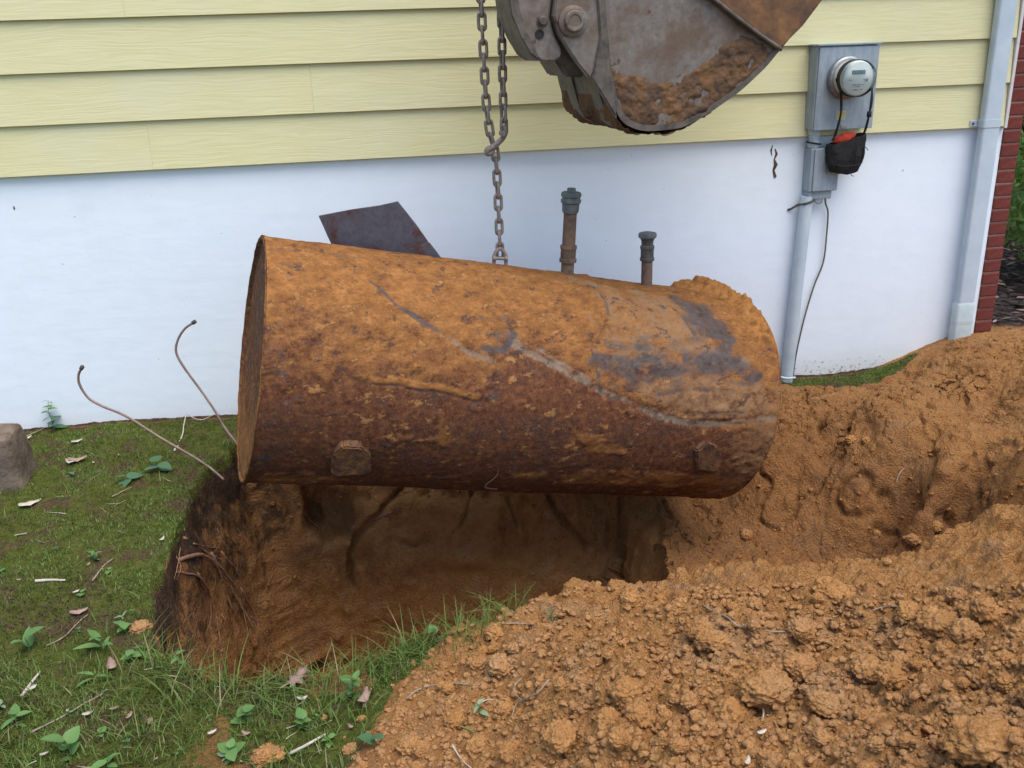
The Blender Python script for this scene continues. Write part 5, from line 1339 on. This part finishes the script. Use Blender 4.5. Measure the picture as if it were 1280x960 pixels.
stick([(508, 875), (528, 862), (560, 856), (600, 858)], .0028, 'pale root arching over the bare soil', 'twig')
stick([(596, 884), (612, 876), (626, 878)], .0022, 'bleached rootlet at the bent pale seedling', 'twig_pale')
stick([(568, 906), (590, 916), (606, 930)], .0025, 'green grass stem lying on the soil', 'leaf')
stick([(565, 935), (578, 950), (590, 962)], .0022, 'straw lying on the soil at the bottom', 'twig_pale')
stick([(632, 780), (660, 781), (695, 783)], .0020, 'straw reaching from the flat-topped clod', 'twig')
stick([(878, 758), (905, 772), (930, 785), (985, 792), (1050, 770)], .0022, 'long thin root lying across the crest of the heap', 'twig')
stick([(930, 780), (932, 796, .01), (936, 812)], .0018, 'short rootlet hanging from the long root', 'twig')
stick([(955, 872, .01), (956, 888), (955, 902)], .0025, 'pale straw in front of the broad clod', 'twig_pale')
stick([(690, 850), (672, 868), (650, 880), (640, 900)], .0022, 'fibrous root trailing down the left of the heap', 'twig')
stick([(650, 848), (651, 868, .02), (660, 880)], .0018, 'upright rootlet left of the heap', 'twig')
stick([(1120, 604), (1124, 592), (1130, 586)], .0022, 'pale straw stuck in the bank right of the tank', 'twig_pale')
stick([(1085, 765), (1110, 760), (1140, 764)], .0018, 'thin root on the right of the heap crest', 'twig')
RG = 'roots hanging down the left side of the pit'
RL = iter(['thick reddish root curving out of the left wall of the pit', 'long reddish root below the thick one on the left pit wall', 'root running straight down the left pit wall', 'root at the inner left corner of the pit', 'long slanting root reaching the bottom of the left pit wall', 'short curved root under the turf at the left of the pit', 'short steep root low in the left corner of the pit', 'thin level root just under the topsoil on the left pit wall', 'thin root standing off the left pit wall near its corner', 'dark root under the left lug of the tank', 'dark root slanting up under the belly of the tank'])
for L, r in (([(222, 700), (250, 694), (270, 708), (282, 735), (290, 765)], .006), ([(228, 672), (255, 690), (280, 716), (300, 745), (312, 800)], .004), ([(245, 716), (262, 745), (272, 790), (276, 815)], .004), ([(275, 690), (298, 720), (305, 770), (302, 805)], .0035),
             ([(262, 690), (290, 740), (318, 790), (332, 822)], .0045), ([(220, 715), (245, 720), (262, 742)], .003), ([(300, 735), (318, 770), (325, 800)], .003), ([(240, 680), (262, 684), (300, 690)], .0025), ([(340, 790), (332, 740), (342, 715)], .002),
             ([(372, 630), (384, 648), (400, 662)], .005), ([(440, 660), (462, 652), (490, 640)], .006)):
    stick(L, r * 1.35, next(RL), 'root', .006, 'roots in the pit wall', 'root')
for k in range(26):
    a = (rs.uniform(215, 330), rs.uniform(660, 800)); b = (a[0] + rs.uniform(-14, 26), a[1] + rs.uniform(10, 40))
    stick([a, ((a[0] + b[0]) / 2 + rs.uniform(-6, 6), (a[1] + b[1]) / 2, rs.uniform(0, .02)), b], float(rs.uniform(.0008, .0018)), 'thread-thin rootlet on the left side of the pit', 'root', .005, 'rootlets on the left side of the pit', 'root')
LG = 'small twigs scattered over the lawn'
k = 0
while k < 22:
    px = (rs.uniform(0, 460), rs.uniform(560, 965)); p, n = gpx(*px)
    if not lawn_ok(p[0], p[1], .04): continue
    dx, dy = rs.uniform(-26, 26), rs.uniform(-14, 14)
    stick([px, (px[0] + dx * .5 + rs.uniform(-3, 3), px[1] + dy * .5), (px[0] + dx, px[1] + dy)], float(rs.uniform(.0009, .0024)), 'thin dry twig lying in the mossy lawn', ['twig', 'twig', 'twig_pale'][rs.integers(3)], .006, LG); k += 1
# leaf shapes with real thickness
def flat_leaf(px, outline, size, rz, label, mat, curl=.25, group=None, cat='leaf', lift=.012):
    p, n = gpx(*px); m_ = len(outline); V = []; F = []
    ca, sa = math.cos(rz), math.sin(rz)
    for dz in (0, .0010):
        V.append(p + [0, 0, lift + dz + .25 * curl * size * .3])
        for (u, v_) in outline:
            x = (u * ca - v_ * sa) * size; y = (u * sa + v_ * ca) * size
            V.append(p + [x, y, lift + dz + curl * size * (u * u * .6 - v_ * v_ * .8) + .12 * size * math.sin(7 * u + 3 * v_) * .4])
    for i in range(m_):
        j = (i + 1) % m_
        F += [(0, 1 + j, 1 + i), (m_ + 1, m_ + 2 + i, m_ + 2 + j), (1 + i, 1 + j, m_ + 2 + j, m_ + 2 + i)]
    return tag(add('fallen_leaf', V, F, M[mat], base=p), label, cat, group)
OAK = [(1.0, 0), (.78, .12), (.80, .36), (.55, .22), (.42, .52), (.22, .24), (.02, .50), (-.15, .20), (-.42, .30), (-.55, .08), (-1.05, .04), (-1.05, -.04), (-.55, -.08), (-.45, -.32), (-.15, -.2), (0, -.52), (.22, -.24), (.45, -.5), (.55, -.2), (.82, -.32), (.78, -.1)]
OVAL = [(math.cos(t) * 1.0, math.sin(t) * .45 * (1 - .25 * math.cos(t))) for t in np.linspace(0, 2 * PI, 16, endpoint=False)]
flat_leaf((370, 858), OAK, .055, .9, 'lobed grey-pink dead oak leaf at the near edge of the pit', 'dead_leaf', .35, lift=.025)
flat_leaf((38, 632), OVAL, .042, .4, 'pale dead leaf lying on the lawn below the stone block', 'pale_leaf', .2)
flat_leaf((98, 577), OVAL, .04, .1, 'grey dead leaf near the middle of the far lawn', 'dead_leaf', .5)
flat_leaf((88, 580), OVAL, .028, 2.4, 'pale dead leaf curled beside the grey one', 'pale_leaf', .4)
flat_leaf((35, 550), OVAL, .022, .9, 'white flake lying next to the stone block', 'pale_leaf', .2, None, 'flake')
flat_leaf((97, 554), OVAL, .026, .5, 'white flake lying near the wall plant', 'pale_leaf', .3, None, 'flake')
flat_leaf((455, 880), OVAL, .03, 1.2, 'dry curled brown leaf beside the bright green weed', 'dead_leaf', .8, lift=.02)
flat_leaf((100, 768), OVAL, .028, .2, 'grey-brown dead leaf in the lower lawn', 'dead_leaf', .4)
flat_leaf((140, 835), OVAL, .03, 1.9, 'reddish dead leaf by the pointed-leaved weed', 'dead_leaf', .4)
flat_leaf((952, 921), OVAL, .011, .3, 'small white chip on the heap near the bottom', 'pale_leaf', .3, None, 'chip')
flat_leaf((934, 957), OVAL, .012, 1.0, 'white chip on the heap at the bottom edge', 'pale_leaf', .3, None, 'chip')
DG = 'small dead leaves on the lawn'; k = 0
while k < 18:
    px = (rs.uniform(0, 460), rs.uniform(545, 965)); p, n = gpx(*px)
    if not lawn_ok(p[0], p[1], .03): continue
    flat_leaf(px, OVAL, float(rs.uniform(.006, .018)), float(rs.uniform(0, 6.3)), 'small brown dead leaf lying in the moss', 'dead_leaf' if rs.random() < .7 else 'pale_leaf', float(rs.uniform(.1, .7)), DG); k += 1

# ---- stone block at the left edge
p, n = gpx(2, 606)
b = box_bm(p[0] - .16, p[0] + .10, p[1] - .05, p[1] + .16, p[2] - .08, p[2] + .225, .03, 3)
bmesh.ops.subdivide_edges(b, edges=b.edges[:], cuts=4, use_grid_fill=True)
for v in b.verts:
    q = np.array(v.co)[None]; v.co.x += .012 * float(fbm(q, 9, 4, 3)[0]) - .10 * (v.co.z - p[2]) * 1.0 * (v.co.x - p[0] > 0) * .9; v.co.y += .016 * float(fbm(q, 9, 4, 6)[0]); v.co.z += .014 * float(fbm(q, 9, 4, 9)[0])
tag(add_bm('stone_block', b, M['stone'], None, True, base=p), 'weathered brown stone block standing on the lawn at the far left', 'stone')

# ---- the two bent copper tubes
def bent(pxs, ys_, label):
    P = catmull([on_y(a, y) for a, y in zip(pxs, ys_)], 10)
    r = empty('copper_tube', P[-1]); tag(r, label, 'copper tube')
    V, F = tube(P + .002 * np.stack([vnoise(P, 9, k) for k in (1, 2, 3)], -1), .0054 * (1 + .08 * vnoise(P, 40, 4)), 10); add('tube_body', V, F, M['copper'], r)
    d_ = P[0] - P[2]; d_ /= np.linalg.norm(d_)
    V, F = lathe([(.0055, -.004), (.0088, -.002), (.0092, .012), (.0075, .016), (.003, .016)], P[0] - d_ * .004, d_, 12); add('end_fitting', V, F, M['pipe_dark'], r)
bent([(242, 403), (231, 411), (222, 425), (220, 440), (229, 458), (248, 484), (266, 510), (282, 536), (297, 556), (305, 575)], [-.30, -.30, -.30, -.31, -.33, -.36, -.40, -.44, -.48, -.50], 'bent copper tube rising highest beside the left end of the tank')
bent([(102, 460), (98, 468), (99, 480), (109, 496), (125, 506), (150, 517), (180, 534), (210, 553), (240, 570), (262, 584), (280, 600)], [-.35, -.35, -.35, -.36, -.38, -.42, -.48, -.54, -.60, -.66, -.70], 'bent copper tube lying lower with its end curled up on the left')

# ================================================================== BEYOND THE CORNER
def leaves_cloud(n, cen_, rad, size, mat, name, parent, seed, lo=0.0):
    r_ = np.random.default_rng(seed); V = []; F = []
    D = r_.normal(size=(n, 3)); D /= np.linalg.norm(D, axis=1)[:, None]
    R_ = (.35 + .65 * r_.random(n) ** .5); P = D * R_[:, None]
    P += .22 * np.stack([vnoise(P, 3, k) for k in (1, 2, 3)], -1)
    P = P[fbm(P, 2.2, 3, seed) > -.22]; P = P * rad + cen_; P = P[P[:, 2] > lo]
    for p_ in P:
        s_ = size * r_.uniform(.6, 1.3); a = r_.normal(size=3); a /= np.linalg.norm(a); b_ = np.cross(a, r_.normal(size=3)); b_ /= np.linalg.norm(b_); c_ = np.cross(a, b_)
        i = len(V); V += [p_ - a * s_, p_ + b_ * s_ * .42 - c_ * s_ * .1, p_ + a * s_, p_ - b_ * s_ * .42 - c_ * s_ * .1]; F += [(i, i + 1, i + 2), (i, i + 2, i + 3)]
    return tag(add(name, V, F, mat, parent, False), kind='stuff')
def shrub(pos, rad, n, size, mat, label, seed):
    pos = np.array(pos, float); s_ = empty('shrub', pos); tag(s_, label, 'shrub')
    V = []; F = []
    for k in range(14):
        a = random.uniform(0, 6.28); e = np.array([math.cos(a) * rad[0] * .7, math.sin(a) * rad[1] * .7, rad[2] * random.uniform(.9, 1.7)])
        v, f = tube(catmull([pos + [0, 0, -.05], pos + e * [.35, .35, .5], pos + e], 5), np.linspace(.014, .004, 11), 5); F += [tuple(i + len(V) for i in q) for q in f]; V += v
    add('branches', V, F, M['bark'], s_)
    leaves_cloud(n, pos + [0, 0, rad[2]], np.array(rad), size, M[mat], 'foliage', s_, seed, pos[2] + .05)
shrub((4.75, 1.15, 0), (.55, .55, .60), 2600, .045, 'shrub_light', 'green leafy shrub beyond the brick corner of the house', 3)
shrub((5.4, 2.3, 0), (.9, .9, .95), 3200, .055, 'shrub_light', 'taller bright green shrub behind the first one', 5)
shrub((7.2, 3.8, 0), (1.5, 1.3, 1.5), 3600, .085, 'shrub', 'wide dark green shrub at the back of the yard', 8)
# tree at the right edge: flared base, trunk, crown far above the picture
tp = np.array([4.62, .35, 0.0]); tree = empty('tree', tp); tag(tree, 'dark tree trunk with flared base on leaf litter beyond the house corner', 'tree')
nu, nv_ = 40, 60; V = []
for j in range(nv_):
    z = -.15 + 5.2 * (j / (nv_ - 1)) ** 1.5
    for i in range(nu):
        a = 2 * PI * i / nu; r = .17 + .34 * math.exp(-max(z, 0) / .28) * (1 + .35 * math.cos(4 * a + .6)) - .012 * z
        V.append((tp[0] + r * math.cos(a) + .03 * z, tp[1] + r * math.sin(a), z))
V = np.array(V); V += (.02 * fbm(V * [1, 1, .3], 9, 4, 3))[:, None] * np.stack([np.cos(np.tile(np.linspace(0, 2 * PI, nu, endpoint=False), nv_)), np.sin(np.tile(np.linspace(0, 2 * PI, nu, endpoint=False), nv_)), np.zeros(nu * nv_)], -1)
add('trunk', V, [(j * nu + i, j * nu + (i + 1) % nu, (j + 1) * nu + (i + 1) % nu, (j + 1) * nu + i) for j in range(nv_ - 1) for i in range(nu)], M['bark'], tree)
leaves_cloud(5200, tp + [.2, 0, 6.0], np.array([2.3, 2.3, 1.6]), .10, M['shrub'], 'crown', tree, 21, 3.5)
# leaf litter on the ground there
V = []; F = []
for k in range(900):
    x, y = rs.uniform(3.4, 6.5), rs.uniform(-.05, 3.2); z = gxy(x, y) if x < 4.2 and y < .5 else 0.0
    s_ = rs.uniform(.018, .05); a = rs.uniform(0, 6.28); t1, t2 = rs.uniform(-.4, .4, 2); i = len(V)
    for (u, v_) in ((-1, 0), (0, .5), (1, 0), (0, -.5)):
        V.append((x + s_ * (u * math.cos(a) - v_ * math.sin(a)), y + s_ * (u * math.sin(a) + v_ * math.cos(a)), z + .015 + s_ * (t1 * u + t2 * v_)))
    F.append((i, i + 1, i + 2, i + 3))
lit_ = add('leaf_litter', V, F, M['dead_leaf'], None, False); tag(lit_, 'dry fallen leaves on the ground beyond the house corner', None, None, 'stuff')
